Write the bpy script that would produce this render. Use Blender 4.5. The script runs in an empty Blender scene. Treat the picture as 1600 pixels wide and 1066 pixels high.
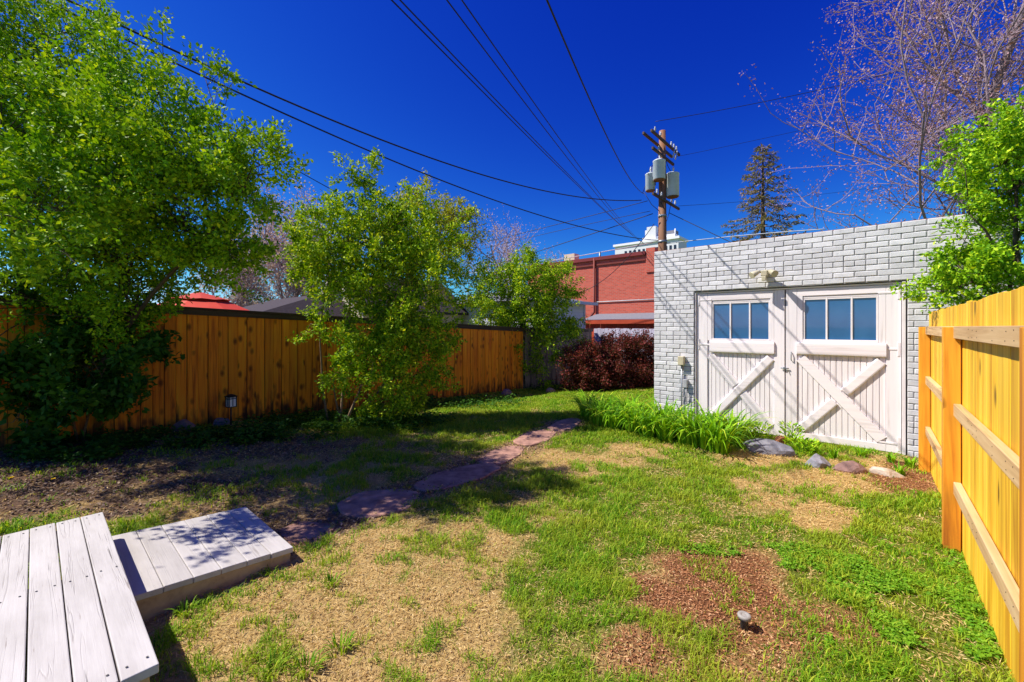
import bpy, bmesh, math, random
import numpy as np
from mathutils import Vector, Matrix
rng = np.random.default_rng(7)
random.seed(7)
sc = bpy.context.scene
col = sc.collection
R = math.radians

# ---------------------------------------------------------------- camera, sky, sun, exposure
F, EYE, HY = 650.0, 1.65, 511.0            # focal length in photo pixels, eye height, horizon row
ANG = math.atan(567 / 650.0)               # yard direction (fence lines) against the view axis
S, C = math.sin(ANG), math.cos(ANG)
cam_d = bpy.data.cameras.new('camera')
cam = bpy.data.objects.new('camera', cam_d)
col.objects.link(cam)
cam.location = (0, 0, EYE)
cam.rotation_euler = (R(90), 0, 0)
cam_d.sensor_fit = 'HORIZONTAL'
cam_d.sensor_width = 36
cam_d.lens = 36 * F / 1600
cam_d.shift_y = -22 / 1600
cam_d.clip_start = 0.05
cam_d.clip_end = 2000
sc.camera = cam

SUN_TRAVEL = Vector((0.845, -0.02, -1.0)).normalized()
SUN_EL = math.asin(-SUN_TRAVEL.z)
world = bpy.data.worlds.new('World')
sc.world = world
world.use_nodes = True
wn = world.node_tree.nodes
wl = world.node_tree.links
for n in list(wn):
    wn.remove(n)
w_out = wn.new('ShaderNodeOutputWorld')
w_bg = wn.new('ShaderNodeBackground')
w_sky = wn.new('ShaderNodeTexSky')
w_sky.sky_type = 'NISHITA'
w_sky.sun_disc = False
w_sky.sun_elevation = SUN_EL
w_sky.sun_rotation = R(270)
w_sky.altitude = 1600
w_sky.air_density = 1.0
w_sky.dust_density = 0.3
w_sky.ozone_density = 3.0
# deep high-altitude blue: one colour grade for the whole sky
w_sep = wn.new('ShaderNodeSeparateColor')
w_cmb = wn.new('ShaderNodeCombineColor')
wl.new(w_sky.outputs[0], w_sep.inputs[0])
def sky_channel(i, gain, power, cap):
    a = wn.new('ShaderNodeMath'); a.operation = 'MULTIPLY'; a.inputs[1].default_value = 0.1
    wl.new(w_sep.outputs[i], a.inputs[0])
    p = wn.new('ShaderNodeMath'); p.operation = 'POWER'; p.inputs[1].default_value = power
    wl.new(a.outputs[0], p.inputs[0])
    g = wn.new('ShaderNodeMath'); g.operation = 'MULTIPLY'; g.inputs[1].default_value = gain
    wl.new(p.outputs[0], g.inputs[0])
    c = wn.new('ShaderNodeMath'); c.operation = 'MULTIPLY'; c.inputs[1].default_value = cap
    wl.new(a.outputs[0], c.inputs[0])
    m_ = wn.new('ShaderNodeMath'); m_.operation = 'MINIMUM'
    wl.new(g.outputs[0], m_.inputs[0]); wl.new(c.outputs[0], m_.inputs[1])
    k = wn.new('ShaderNodeMath'); k.operation = 'MULTIPLY'; k.inputs[1].default_value = 10.0
    wl.new(m_.outputs[0], k.inputs[0])
    wl.new(k.outputs[0], w_cmb.inputs[i])
sky_channel(0, 1.5, 2.6, 1.0)
sky_channel(1, 1.85, 2.2, .80)
sky_channel(2, .93, .84, 9.0)
wl.new(w_cmb.outputs[0], w_bg.inputs['Color'])
w_bg.inputs['Strength'].default_value = 0.10
wl.new(w_bg.outputs[0], w_out.inputs['Surface'])

sun_d = bpy.data.lights.new('sun', 'SUN')
sun_d.energy = 4.9
sun_d.angle = R(0.5)
sun_d.color = (1.0, 0.95, 0.86)
sun = bpy.data.objects.new('sun', sun_d)
sun.rotation_euler = SUN_TRAVEL.to_track_quat('-Z', 'Y').to_euler()
sun.location = (-20, 0, 25)
col.objects.link(sun)

sc.view_settings.view_transform = 'Standard'
sc.view_settings.look = 'None'
sc.view_settings.gamma = 1.0
sc.view_settings.exposure = 0.5
sc.view_settings.use_curve_mapping = False
sc.cycles.max_bounces = 8
sc.cycles.diffuse_bounces = 4
sc.cycles.transparent_max_bounces = 6

# ---------------------------------------------------------------- coordinate helpers
def P(u, w, z=0.0):
    return Vector((u * S + w * C, u * C - w * S, z))
def uw(x, y):
    return x * S + y * C, x * C - y * S
def at(px, py, Y):
    return Vector(((px - 800) / F * Y, Y, EYE + (HY - py) / F * Y))
def on_u(px, py, u):
    r = (px - 800) / F
    Y = u / (r * S + C)
    return Y * (r * C - S), EYE + (HY - py) / F * Y
def sstep(a, b, x):
    t = np.clip((x - a) / (b - a), 0, 1)
    return t * t * (3 - 2 * t)

def _hash(i, j, seed):
    n = (i.astype(np.int64) * 374761393 + j.astype(np.int64) * 668265263 + seed * 1442695041) & 0x7fffffff
    n = ((n ^ (n >> 13)) * 1274126177) & 0x7fffffff
    return ((n ^ (n >> 16)) & 0xffff) / 65535.0
def vnoise(x, y, sc_, seed=0):
    x = np.asarray(x, float) * sc_ + 1000.0
    y = np.asarray(y, float) * sc_ + 1000.0
    i = np.floor(x); j = np.floor(y)
    fx = x - i; fy = y - j
    fx = fx * fx * (3 - 2 * fx); fy = fy * fy * (3 - 2 * fy)
    a = _hash(i, j, seed); b = _hash(i + 1, j, seed)
    c = _hash(i, j + 1, seed); d = _hash(i + 1, j + 1, seed)
    return (a * (1 - fx) + b * fx) * (1 - fy) + (c * (1 - fx) + d * fx) * fy

def gz(x, y):
    x = np.asarray(x, float); y = np.asarray(y, float)
    u, w = uw(x, y)
    s = sstep(0, 1, (-3.2 - w) / 4.2)
    base = s * (0.13 - 0.041 * np.clip(u, -1, 12))
    near = sstep(30, 16, np.hypot(x, y))
    return base + near * ((vnoise(x, y, 1.3, 3) - .5) * .035 + (vnoise(x, y, 4.0, 4) - .5) * .012)
def gzs(x, y):
    return float(gz(x, y))
def ground_px(px, py):
    z = 0.0
    for _ in range(6):
        Y = F * (EYE - z) / (py - HY)
        X = (px - 800) / F * Y
        z = gzs(X, Y)
    return Vector((X, Y, z))

# ---------------------------------------------------------------- object helpers
def link(o, parent=None):
    col.objects.link(o)
    if parent is not None:
        o.parent = parent
    return o
def tag(o, label, cat, group=None):
    o['label'] = label
    o['category'] = cat
    if group:
        o['group'] = group
    return o
def thing(name, label, cat, loc, rz=0.0, group=None):
    o = bpy.data.objects.new(name, None)
    o.empty_display_size = 0.2
    link(o)
    o.location = loc
    o.rotation_euler = (0, 0, rz)
    return tag(o, label, cat, group)
YARD = -ANG                                # local x = w (to the right fence), local y = u (towards the alley)
def part(name, me, m, parent=None, loc=(0, 0, 0), rot=None):
    if m is not None and len(me.materials) == 0:
        me.materials.append(m)
    o = bpy.data.objects.new(name, me)
    link(o, parent)
    o.location = loc
    if rot is not None:
        o.rotation_euler = rot
    return o
def np_mesh(name, V, T, smooth=False):
    V = np.asarray(V, np.float32).reshape(-1, 3)
    T = np.asarray(T, np.int32)
    k = T.shape[1]
    me = bpy.data.meshes.new(name)
    me.vertices.add(len(V)); me.vertices.foreach_set('co', V.ravel())
    me.loops.add(T.size); me.loops.foreach_set('vertex_index', T.ravel())
    me.polygons.add(len(T))
    me.polygons.foreach_set('loop_start', np.arange(0, T.size, k, dtype=np.int32))
    if smooth:
        me.polygons.foreach_set('use_smooth', np.ones(len(T), bool))
    me.update(calc_edges=True)
    return me

class MB:
    def __init__(s):
        s.v = []; s.f = []; s.sm = []
    def add(s, vs, fs, smooth=False):
        b = len(s.v)
        s.v += [tuple(p) for p in vs]
        s.f += [tuple(b + i for i in f) for f in fs]
        s.sm += [smooth] * len(fs)
        return s
    def box(s, x0, x1, y0, y1, z0, z1):
        vs = [(x, y, z) for z in (z0, z1) for y in (y0, y1) for x in (x0, x1)]
        return s.add(vs, [(0, 2, 3, 1), (4, 5, 7, 6), (0, 1, 5, 4), (2, 6, 7, 3), (0, 4, 6, 2), (1, 3, 7, 5)])
    def tube(s, pts, rad, n=6, cap=True):
        pts = [Vector(p) for p in pts]
        if not hasattr(rad, '__len__'):
            rad = [rad] * len(pts)
        vs = []
        prev = None
        for i, p in enumerate(pts):
            d = (pts[min(i + 1, len(pts) - 1)] - pts[max(i - 1, 0)])
            if d.length < 1e-9:
                d = Vector((0, 0, 1))
            d.normalize()
            if prev is None:
                a = d.orthogonal().normalized()
            else:
                a = (prev - d * prev.dot(d))
                a = a.normalized() if a.length > 1e-6 else d.orthogonal().normalized()
            prev = a
            b = d.cross(a)
            for k in range(n):
                t = 2 * math.pi * k / n
                vs.append(p + (a * math.cos(t) + b * math.sin(t)) * rad[i])
        fs = []
        for i in range(len(pts) - 1):
            for k in range(n):
                fs.append((i * n + k, i * n + (k + 1) % n, (i + 1) * n + (k + 1) % n, (i + 1) * n + k))
        base = len(s.v)
        s.add(vs, fs, True)
        if cap:
            s.f.append(tuple(base + k for k in reversed(range(n)))); s.sm.append(False)
            s.f.append(tuple(base + (len(pts) - 1) * n + k for k in range(n))); s.sm.append(False)
        return s
    def lathe(s, prof, n=20, c=(0, 0, 0)):
        vs = []
        for r, z in prof:
            for k in range(n):
                t = 2 * math.pi * k / n
                vs.append((c[0] + r * math.cos(t), c[1] + r * math.sin(t), c[2] + z))
        fs = []
        m = len(prof)
        for i in range(m - 1):
            for k in range(n):
                fs.append((i * n + k, i * n + (k + 1) % n, (i + 1) * n + (k + 1) % n, (i + 1) * n + k))
        base = len(s.v)
        s.add(vs, fs, True)
        s.f.append(tuple(base + k for k in reversed(range(n)))); s.sm.append(False)
        s.f.append(tuple(base + (m - 1) * n + k for k in range(n))); s.sm.append(False)
        return s
    def mesh(s, name, bevel=0.0, seg=1):
        me = bpy.data.meshes.new(name)
        me.from_pydata(s.v, [], s.f)
        me.polygons.foreach_set('use_smooth', s.sm)
        if bevel > 0:
            bm = bmesh.new(); bm.from_mesh(me)
            bmesh.ops.bevel(bm, geom=[e for e in bm.edges], offset=bevel, segments=seg, affect='EDGES', profile=0.5)
            bm.to_mesh(me); bm.free()
        me.update()
        return me
_bc = {}
def bbox(lx, ly, lz, bevel=0.004, seg=1, m=None, key=None):
    """cached bevelled box, centred in x and y, bottom at z = 0"""
    k = (round(lx, 3), round(ly, 3), round(lz, 3), bevel, seg, m.name if m else '', key)
    if k not in _bc:
        me = MB().box(-lx / 2, lx / 2, -ly / 2, ly / 2, 0, lz).mesh('box_piece', bevel, seg)
        if m:
            me.materials.append(m)
        _bc[k] = me
    return _bc[k]

# ---------------------------------------------------------------- materials
def newmat(name):
    m = bpy.data.materials.new(name)
    m.use_nodes = True
    nt = m.node_tree
    for n in list(nt.nodes):
        nt.nodes.remove(n)
    o = nt.nodes.new('ShaderNodeOutputMaterial')
    return m, nt, o
def nd(nt, t, **kw):
    n = nt.nodes.new(t)
    for k, v in kw.items():
        setattr(n, k, v)
    return n
def lk(nt, a, b):
    nt.links.new(a, b)
def ramp(nt, fac, stops):
    r = nd(nt, 'ShaderNodeValToRGB')
    e = r.color_ramp.elements
    while len(e) < len(stops):
        e.new(0.5)
    for i, (p, c) in enumerate(stops):
        e[i].position = p
        e[i].color = (*c, 1)
    lk(nt, fac, r.inputs[0])
    return r.outputs[0]
def math_(nt, op, a, b=None, clamp=False):
    n = nd(nt, 'ShaderNodeMath', operation=op, use_clamp=clamp)
    for i, v in enumerate((a, b)):
        if v is None:
            continue
        if isinstance(v, (int, float)):
            n.inputs[i].default_value = v
        else:
            lk(nt, v, n.inputs[i])
    return n.outputs[0]
def mix(nt, fac, a, b, blend='MIX'):
    n = nd(nt, 'ShaderNodeMix', data_type='RGBA', blend_type=blend)
    n.clamp_factor = True
    for i, v in ((0, fac), (6, a), (7, b)):
        if isinstance(v, (int, float)):
            n.inputs[i].default_value = v
        elif isinstance(v, tuple):
            n.inputs[i].default_value = (*v, 1)
        else:
            lk(nt, v, n.inputs[i])
    return n.outputs[2]
def coords(nt, scale, rand=True, kind='Object'):
    tc = nd(nt, 'ShaderNodeTexCoord')
    v = tc.outputs[kind]
    if rand:
        oi = nd(nt, 'ShaderNodeObjectInfo')
        sc_ = nd(nt, 'ShaderNodeVectorMath', operation='SCALE')
        cb = nd(nt, 'ShaderNodeCombineXYZ')
        lk(nt, oi.outputs['Random'], cb.inputs[0]); lk(nt, oi.outputs['Random'], cb.inputs[1]); lk(nt, oi.outputs['Random'], cb.inputs[2])
        lk(nt, cb.outputs[0], sc_.inputs[0]); sc_.inputs['Scale'].default_value = 37.0
        ad = nd(nt, 'ShaderNodeVectorMath', operation='ADD')
        lk(nt, v, ad.inputs[0]); lk(nt, sc_.outputs[0], ad.inputs[1])
        v = ad.outputs[0]
    mp = nd(nt, 'ShaderNodeMapping')
    mp.inputs['Scale'].default_value = scale
    lk(nt, v, mp.inputs[0])
    return mp.outputs[0]
def noise(nt, vec, scale, detail=4, rough=.6, dist=0.0):
    n = nd(nt, 'ShaderNodeTexNoise')
    n.inputs['Scale'].default_value = scale
    n.inputs['Detail'].default_value = detail
    n.inputs['Roughness'].default_value = rough
    n.inputs['Distortion'].default_value = dist
    lk(nt, vec, n.inputs['Vector'])
    return n.outputs['Fac']
def objrand(nt):
    return nd(nt, 'ShaderNodeObjectInfo').outputs['Random']
def finish(nt, out, color, rough=.7, bump=None, bs=.3, bd=.01, metal=0.0, spec=.4, coat=0.0):
    b = nd(nt, 'ShaderNodeBsdfPrincipled')
    if isinstance(color, tuple):
        b.inputs['Base Color'].default_value = (*color, 1)
    else:
        lk(nt, color, b.inputs['Base Color'])
    if isinstance(rough, (int, float)):
        b.inputs['Roughness'].default_value = rough
    else:
        lk(nt, rough, b.inputs['Roughness'])
    b.inputs['Metallic'].default_value = metal
    b.inputs['Specular IOR Level'].default_value = spec
    b.inputs['Coat Weight'].default_value = coat
    if bump is not None:
        bp = nd(nt, 'ShaderNodeBump')
        bp.inputs['Strength'].default_value = bs
        bp.inputs['Distance'].default_value = bd
        lk(nt, bump, bp.inputs['Height'])
        lk(nt, bp.outputs[0], b.inputs['Normal'])
    lk(nt, b.outputs[0], out.inputs['Surface'])
    return b
def simple(name, c1, c2=None, scale=8, rough=.7, bs=.25, stretch=(1, 1, 1), vary=.15, metal=0, spec=.4, bd=.01, detail=5):
    m, nt, o = newmat(name)
    c2 = c2 or tuple(x * .7 for x in c1)
    v = coords(nt, stretch)
    n = noise(nt, v, scale, detail)
    c = ramp(nt, n, [(.3, c2), (.7, c1)])
    if vary:
        k = math_(nt, 'MULTIPLY_ADD', objrand(nt), vary * 2)
        nt.nodes[-1].inputs[2].default_value = 1 - vary
        h = nd(nt, 'ShaderNodeHueSaturation')
        lk(nt, c, h.inputs['Color']); lk(nt, k, h.inputs['Value'])
        c = h.outputs[0]
    finish(nt, o, c, rough, n, bs, bd, metal, spec)
    return m

def wood(name, light, mid, dark, axis='z', knots=0.0, stain=False, vary=.14, grain=1.0, rough=.7, spec=.3, tight=1.0):
    """planks with grain along one local axis"""
    m, nt, o = newmat(name)
    st = {'z': (26, 26, 1.1), 'x': (1.1, 26, 26), 'y': (26, 1.1, 26)}[axis]
    v = coords(nt, st)
    n1 = noise(nt, v, 1.0 * grain, 5, .62, .6)
    v2 = coords(nt, tuple(4.0 if s > 2 else .5 for s in st))
    n2 = noise(nt, v2, 1.4, 2, .5)
    f = math_(nt, 'ADD', math_(nt, 'MULTIPLY', n1, .65), math_(nt, 'MULTIPLY', n2, .4))
    c = ramp(nt, f, [(.515 - .185 * tight, dark), (.515 - .015 * tight, mid), (.515 + .165 * tight, light)])
    k = nd(nt, 'ShaderNodeMath', operation='MULTIPLY_ADD')
    lk(nt, objrand(nt), k.inputs[0]); k.inputs[1].default_value = vary * 2; k.inputs[2].default_value = 1 - vary
    h = nd(nt, 'ShaderNodeHueSaturation')
    lk(nt, c, h.inputs['Color']); lk(nt, k.outputs[0], h.inputs['Value'])
    c = h.outputs[0]
    if knots:
        vk = coords(nt, tuple(8.5 if s > 2 else 4.5 for s in st))
        vo = nd(nt, 'ShaderNodeTexVoronoi'); vo.inputs['Scale'].default_value = 1.0
        lk(nt, vk, vo.inputs['Vector'])
        sep = nd(nt, 'ShaderNodeSeparateColor'); lk(nt, vo.outputs['Color'], sep.inputs[0])
        on = math_(nt, 'GREATER_THAN', sep.outputs[0], 1 - knots)
        near = nd(nt, 'ShaderNodeMapRange'); near.inputs[1].default_value = .13; near.inputs[2].default_value = .36
        near.inputs[3].default_value = 1; near.inputs[4].default_value = 0
        lk(nt, vo.outputs['Distance'], near.inputs[0])
        kf = math_(nt, 'MULTIPLY', on, near.outputs[0])
        c = mix(nt, math_(nt, 'MULTIPLY', kf, .85), c, tuple(x * .22 for x in dark))
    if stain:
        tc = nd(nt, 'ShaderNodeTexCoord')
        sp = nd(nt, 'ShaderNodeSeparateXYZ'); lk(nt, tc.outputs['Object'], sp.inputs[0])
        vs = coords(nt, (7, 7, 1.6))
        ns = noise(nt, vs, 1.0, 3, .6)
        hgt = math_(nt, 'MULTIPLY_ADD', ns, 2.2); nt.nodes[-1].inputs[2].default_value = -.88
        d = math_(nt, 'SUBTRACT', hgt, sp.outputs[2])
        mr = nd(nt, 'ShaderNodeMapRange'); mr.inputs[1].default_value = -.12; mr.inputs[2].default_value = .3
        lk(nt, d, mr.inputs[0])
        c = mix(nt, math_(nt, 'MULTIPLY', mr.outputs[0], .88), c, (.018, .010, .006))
    finish(nt, o, c, rough, n1, .25, .004, 0, spec)
    return m

def leafmat(name, c1, c2, c3=None, trans=.35, rough=.62, spec=.18, patch=None, pscale=1.6, pamt=.8):
    m, nt, o = newmat(name)
    g = nd(nt, 'ShaderNodeNewGeometry')
    st = [(0.0, c2), (.5, c1), (.72, c1), (1.0, c3 or c1)]
    c = ramp(nt, g.outputs['Random Per Island'], st)
    if patch:
        pn = noise(nt, coords(nt, (1, 1, 1), False), pscale, 5, .7)
        pm = nd(nt, 'ShaderNodeMapRange'); pm.inputs[1].default_value = .42; pm.inputs[2].default_value = .68
        lk(nt, pn, pm.inputs[0])
        c = mix(nt, math_(nt, 'MULTIPLY', pm.outputs[0], pamt), c, patch)
    b = nd(nt, 'ShaderNodeBsdfPrincipled')
    lk(nt, c, b.inputs['Base Color'])
    b.inputs['Roughness'].default_value = rough
    b.inputs['Specular IOR Level'].default_value = spec
    if trans > 0:
        t = nd(nt, 'ShaderNodeBsdfTranslucent')
        tcol = mix(nt, 1.0, c, (1.5, 1.35, .6), 'MULTIPLY')
        lk(nt, tcol, t.inputs['Color'])
        mx = nd(nt, 'ShaderNodeMixShader'); mx.inputs[0].default_value = trans
        lk(nt, b.outputs[0], mx.inputs[1]); lk(nt, t.outputs[0], mx.inputs[2])
        lk(nt, mx.outputs[0], o.inputs['Surface'])
    else:
        lk(nt, b.outputs[0], o.inputs['Surface'])
    return m

M = {}
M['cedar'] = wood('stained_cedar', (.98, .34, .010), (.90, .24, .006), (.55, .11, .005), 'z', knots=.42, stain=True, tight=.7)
M['grey_wood'] = wood('weathered_grey_wood', (.36, .27, .20), (.25, .18, .13), (.10, .07, .05), 'z', knots=.06, stain=True)
M['dark_rail'] = wood('dark_cap_wood', (.10, .065, .04), (.06, .038, .022), (.025, .015, .010), 'y')
M['pine'] = wood('new_yellow_pine', (.90, .57, .05), (.82, .46, .024), (.58, .27, .014), 'z', knots=.10, vary=.13, grain=.7, tight=.62)
M['post_wood'] = wood('treated_post_wood', (.82, .38, .03), (.62, .24, .016), (.30, .09, .010), 'z', knots=.08, vary=.06, grain=.4, tight=.6)
M['rail_wood'] = wood('raw_rail_wood', (.74, .52, .28), (.62, .40, .19), (.40, .22, .09), 'y', vary=.06, knots=.05)
M['lavender_wood'] = wood('pale_painted_fence', (.60, .57, .68), (.54, .51, .63), (.40, .37, .48), 'z', vary=.1)
M['gap_shade'] = simple('dark_gap', (.02, .018, .018), rough=.9)
M['white_paint'] = simple('white_door_paint', (.86, .80, .80), (.74, .68, .68), 5, .55, .12, vary=.03, bd=.004)
M['white_wood'] = wood('white_painted_timber', (.86, .80, .80), (.83, .76, .77), (.62, .55, .54), 'x', vary=.03)
M['white_strip'] = wood('white_beadboard', (.85, .79, .79), (.81, .75, .76), (.60, .54, .53), 'z', vary=.04)
M['mortar'] = simple('joint_shade_mortar', (.44, .42, .42), (.30, .29, .29), 30, .95, .5)  # joint shade is put into this tone, darker than the bricks
M['metal_grey'] = simple('grey_galvanised', (.30, .32, .34), (.22, .24, .26), 6, .45, .1, metal=.6)
M['transformer'] = simple('transformer_paint', (.66, .72, .76), (.54, .60, .64), 3, .45, .05)
M['rust'] = simple('rusty_underside', (.30, .13, .06), (.16, .08, .05), 12, .8)
M['pole_wood'] = wood('creosote_pole', (.34, .17, .085), (.22, .10, .05), (.07, .035, .02), 'z', grain=.5)
M['arm_wood'] = wood('dark_crossarm', (.12, .07, .045), (.075, .045, .03), (.03, .02, .015), 'x')
M['wire'] = simple('black_cable', (.012, .012, .02), rough=.6, vary=0)
M['wire_light'] = simple('pale_cable', (.55, .58, .62), rough=.5, vary=0)
M['porcelain'] = simple('porcelain', (.6, .62, .66), rough=.25)
M['black_metal'] = simple('black_metal', (.012, .012, .012), rough=.5)
M['lens'] = simple('frosted_lens', (.95, .94, .92), (.92, .91, .89), rough=.35)
M['cream'] = simple('cream_plastic', (.62, .55, .38), (.48, .42, .28), 9, .5)
M['box_grey'] = simple('grey_box_paint', (.42, .42, .44), rough=.5)
M['sprinkler'] = simple('sprinkler_plastic', (.10, .09, .085), (.05, .045, .04), 30, .6)
M['sprinkler_cap'] = simple('sprinkler_cap', (.45, .42, .38), (.30, .27, .24), 30, .6)
M['rock_grey'] = simple('grey_blue_rock', (.30, .29, .33), (.13, .13, .16), 9, .9, .8, bd=.02)
M['rock_red'] = simple('red_rock', (.34, .20, .18), (.17, .10, .09), 9, .9, .8, bd=.02)
M['rock_pale'] = simple('pale_rock', (.68, .58, .48), (.46, .36, .28), 9, .9, .8, bd=.02)
M['terracotta'] = simple('terracotta_rock', (.42, .17, .07), (.25, .09, .04), 14, .9, .6)
M['flag'] = simple('purple_flagstone', (.52, .28, .20), (.20, .10, .075), 8, .85, .4)
M['bark'] = simple('brown_bark', (.13, .09, .06), (.05, .035, .025), 20, .9, .6)
M['bark_tan'] = simple('tan_bark', (.30, .19, .10), (.15, .09, .05), 20, .9, .6)
M['bark_pale'] = simple('lilac_grey_bark', (.50, .38, .42), (.17, .11, .14), 20, .9, .5)
M['umbrella'] = simple('red_canvas', (.72, .055, .02), (.62, .04, .015), 4, .7, .1)
M['roof_dark'] = simple('dark_shingles', (.06, .04, .05), (.03, .02, .026), 14, .9, .6)
M['roof_grey'] = simple('grey_shingles', (.22, .22, .25), (.15, .15, .18), 14, .9, .5)
M['siding_white'] = simple('white_siding', (.62, .64, .72), (.55, .57, .66), 2, .6, .05)
M['siding_cream'] = simple('cream_siding', (.66, .58, .42), (.58, .50, .36), 2, .6, .05)
M['tower_white'] = simple('white_stucco', (.82, .82, .84), (.74, .74, .77), .2, .7, .05)
M['win_dark'] = simple('dark_window_glass', (.03, .035, .06), rough=.15)
M['red_paint'] = simple('red_metal_flashing', (.22, .02, .02), (.15, .015, .015), 2, .6, .1)
M['orange_paint'] = simple('orange_red_boards', (.52, .07, .02), (.40, .05, .015), 3, .7, .1)
M['rust_pipe'] = simple('brown_red_downpipe', (.24, .035, .02), (.16, .02, .012), 4, .6, .1)

# painted garage bricks
m, nt, o = newmat('grey_painted_brick'); M['brick'] = m
v = coords(nt, (1, 1, 1))
n1 = noise(nt, v, 9, 6, .65)
n2 = noise(nt, v, 60, 3, .6)
c = ramp(nt, n1, [(.25, (.52, .51, .52)), (.5, (.67, .655, .665)), (.8, (.76, .745, .75))])
kk = nd(nt, 'ShaderNodeMath', operation='MULTIPLY_ADD'); lk(nt, objrand(nt), kk.inputs[0]); kk.inputs[1].default_value = .26; kk.inputs[2].default_value = .86
hh = nd(nt, 'ShaderNodeHueSaturation'); lk(nt, c, hh.inputs['Color']); lk(nt, kk.outputs[0], hh.inputs['Value'])
finish(nt, o, hh.outputs[0], .6, n2, .5, .004)

# deck boards: worn off-white paint with cracks along the grain
m, nt, o = newmat('worn_deck_paint'); M['deck'] = m
v = coords(nt, (.22, 9, 9))
n1 = noise(nt, v, 1.3, 4, .55, .5)
lines = math_(nt, 'PINGPONG', math_(nt, 'MULTIPLY', n1, 11.0), .5)
fine = noise(nt, coords(nt, (3, 60, 60)), 1.0, 4, .6)
vb = coords(nt, (1.6, 6, 6))
n2 = noise(nt, vb, 1.5, 4, .6)
c = ramp(nt, n2, [(.2, (.41, .375, .345)), (.55, (.53, .49, .46)), (.85, (.60, .56, .53))])
gl = nd(nt, 'ShaderNodeMapRange'); gl.inputs[1].default_value = .0; gl.inputs[2].default_value = .12; gl.inputs[3].default_value = 1; gl.inputs[4].default_value = 0
lk(nt, lines, gl.inputs[0])
gate = nd(nt, 'ShaderNodeMapRange'); gate.inputs[1].default_value = .42; gate.inputs[2].default_value = .62
lk(nt, noise(nt, coords(nt, (1.0, 5, 5)), 1.2, 2), gate.inputs[0])
crk = math_(nt, 'MULTIPLY', gl.outputs[0], gate.outputs[0])
c = mix(nt, math_(nt, 'MULTIPLY', crk, .30), c, (.17, .13, .11))
lc = noise(nt, coords(nt, (.45, 15, 15)), 1.0, 5, .6, 1.2)
lcm = nd(nt, 'ShaderNodeMapRange'); lcm.inputs[1].default_value = .30; lcm.inputs[2].default_value = .335; lcm.inputs[3].default_value = 1; lcm.inputs[4].default_value = 0
lk(nt, lc, lcm.inputs[0])
c = mix(nt, math_(nt, 'MULTIPLY', lcm.outputs[0], .8), c, (.10, .075, .06))
spk = nd(nt, 'ShaderNodeMapRange'); spk.inputs[1].default_value = .27; spk.inputs[2].default_value = .33; spk.inputs[3].default_value = 1; spk.inputs[4].default_value = 0
lk(nt, fine, spk.inputs[0])
c = mix(nt, math_(nt, 'MULTIPLY', spk.outputs[0], .7), c, (.20, .15, .12))
kk = nd(nt, 'ShaderNodeMath', operation='MULTIPLY_ADD'); lk(nt, objrand(nt), kk.inputs[0]); kk.inputs[1].default_value = .16; kk.inputs[2].default_value = .92
hh = nd(nt, 'ShaderNodeHueSaturation'); lk(nt, c, hh.inputs['Color']); lk(nt, kk.outputs[0], hh.inputs['Value'])
hgt_ = math_(nt, 'SUBTRACT', math_(nt, 'SUBTRACT', math_(nt, 'MULTIPLY', fine, .4), math_(nt, 'MULTIPLY', crk, .5)), lcm.outputs[0])
finish(nt, o, hh.outputs[0], .6, hgt_, .55, .006)
M['deck_tan'] = wood('tan_deck_frame', (.52, .36, .20), (.46, .31, .17), (.30, .19, .10), 'x', vary=.05)

# blue film on the garage panes
m, nt, o = newmat('blue_filmed_glass'); M['glass'] = m
v = coords(nt, (1, 1, 1))
n1 = noise(nt, v, 3, 2)
c = ramp(nt, n1, [(.3, (.016, .10, .26)), (.7, (.028, .13, .31))])
finish(nt, o, c, .10, None, spec=.6, coat=.7)

# red brick wall of the far building (courses too small to pick apart)
m, nt, o = newmat('red_brick_far'); M['red_brick'] = m
tc = nd(nt, 'ShaderNodeTexCoord')
sp = nd(nt, 'ShaderNodeSeparateXYZ'); lk(nt, tc.outputs['Object'], sp.inputs[0])
cb = nd(nt, 'ShaderNodeCombineXYZ'); lk(nt, sp.outputs[0], cb.inputs[0]); lk(nt, sp.outputs[2], cb.inputs[1])
bt = nd(nt, 'ShaderNodeTexBrick')
lk(nt, cb.outputs[0], bt.inputs['Vector'])
bt.inputs['Scale'].default_value = 1.0
bt.inputs['Brick Width'].default_value = .22; bt.inputs['Row Height'].default_value = .075
bt.inputs['Mortar Size'].default_value = .012
bt.inputs['Color1'].default_value = (.68, .105, .06, 1); bt.inputs['Color2'].default_value = (.46, .055, .03, 1)
bt.inputs['Mortar'].default_value = (.40, .20, .15, 1)
n1 = noise(nt, coords(nt, (1, 1, 1), False), .8, 4)
c = mix(nt, math_(nt, 'MULTIPLY', n1, .35), bt.outputs['Color'], (.60, .11, .07))
finish(nt, o, c, .85, bt.outputs['Fac'], -.4, .01)

# foliage
M['leaf_left'] = leafmat('spring_leaves', (.20, .42, .007), (.04, .15, .004), (.66, .78, .02), .22, patch=(.36, .52, .010), pamt=.6)
M['leaf_mid'] = leafmat('yellow_green_leaves', (.30, .49, .008), (.05, .16, .004), (.80, .86, .03), .22)
M['leaf_olive'] = leafmat('olive_leaves', (.40, .44, .02), (.14, .19, .010), (.66, .60, .05), .28)
M['leaf_right'] = leafmat('bright_green_leaves', (.30, .54, .011), (.06, .21, .006), (.68, .82, .03), .22)
M['leaf_red'] = leafmat('barberry_leaves', (.15, .032, .024), (.045, .05, .014), (.46, .09, .08), .25)
M['leaf_lily'] = leafmat('daylily_leaves', (.22, .46, .008), (.06, .21, .005), (.58, .72, .04), .24)
M['leaf_cover'] = leafmat('ground_cover_leaves', (.05, .15, .010), (.02, .07, .006), (.10, .22, .015), .25)
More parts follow.
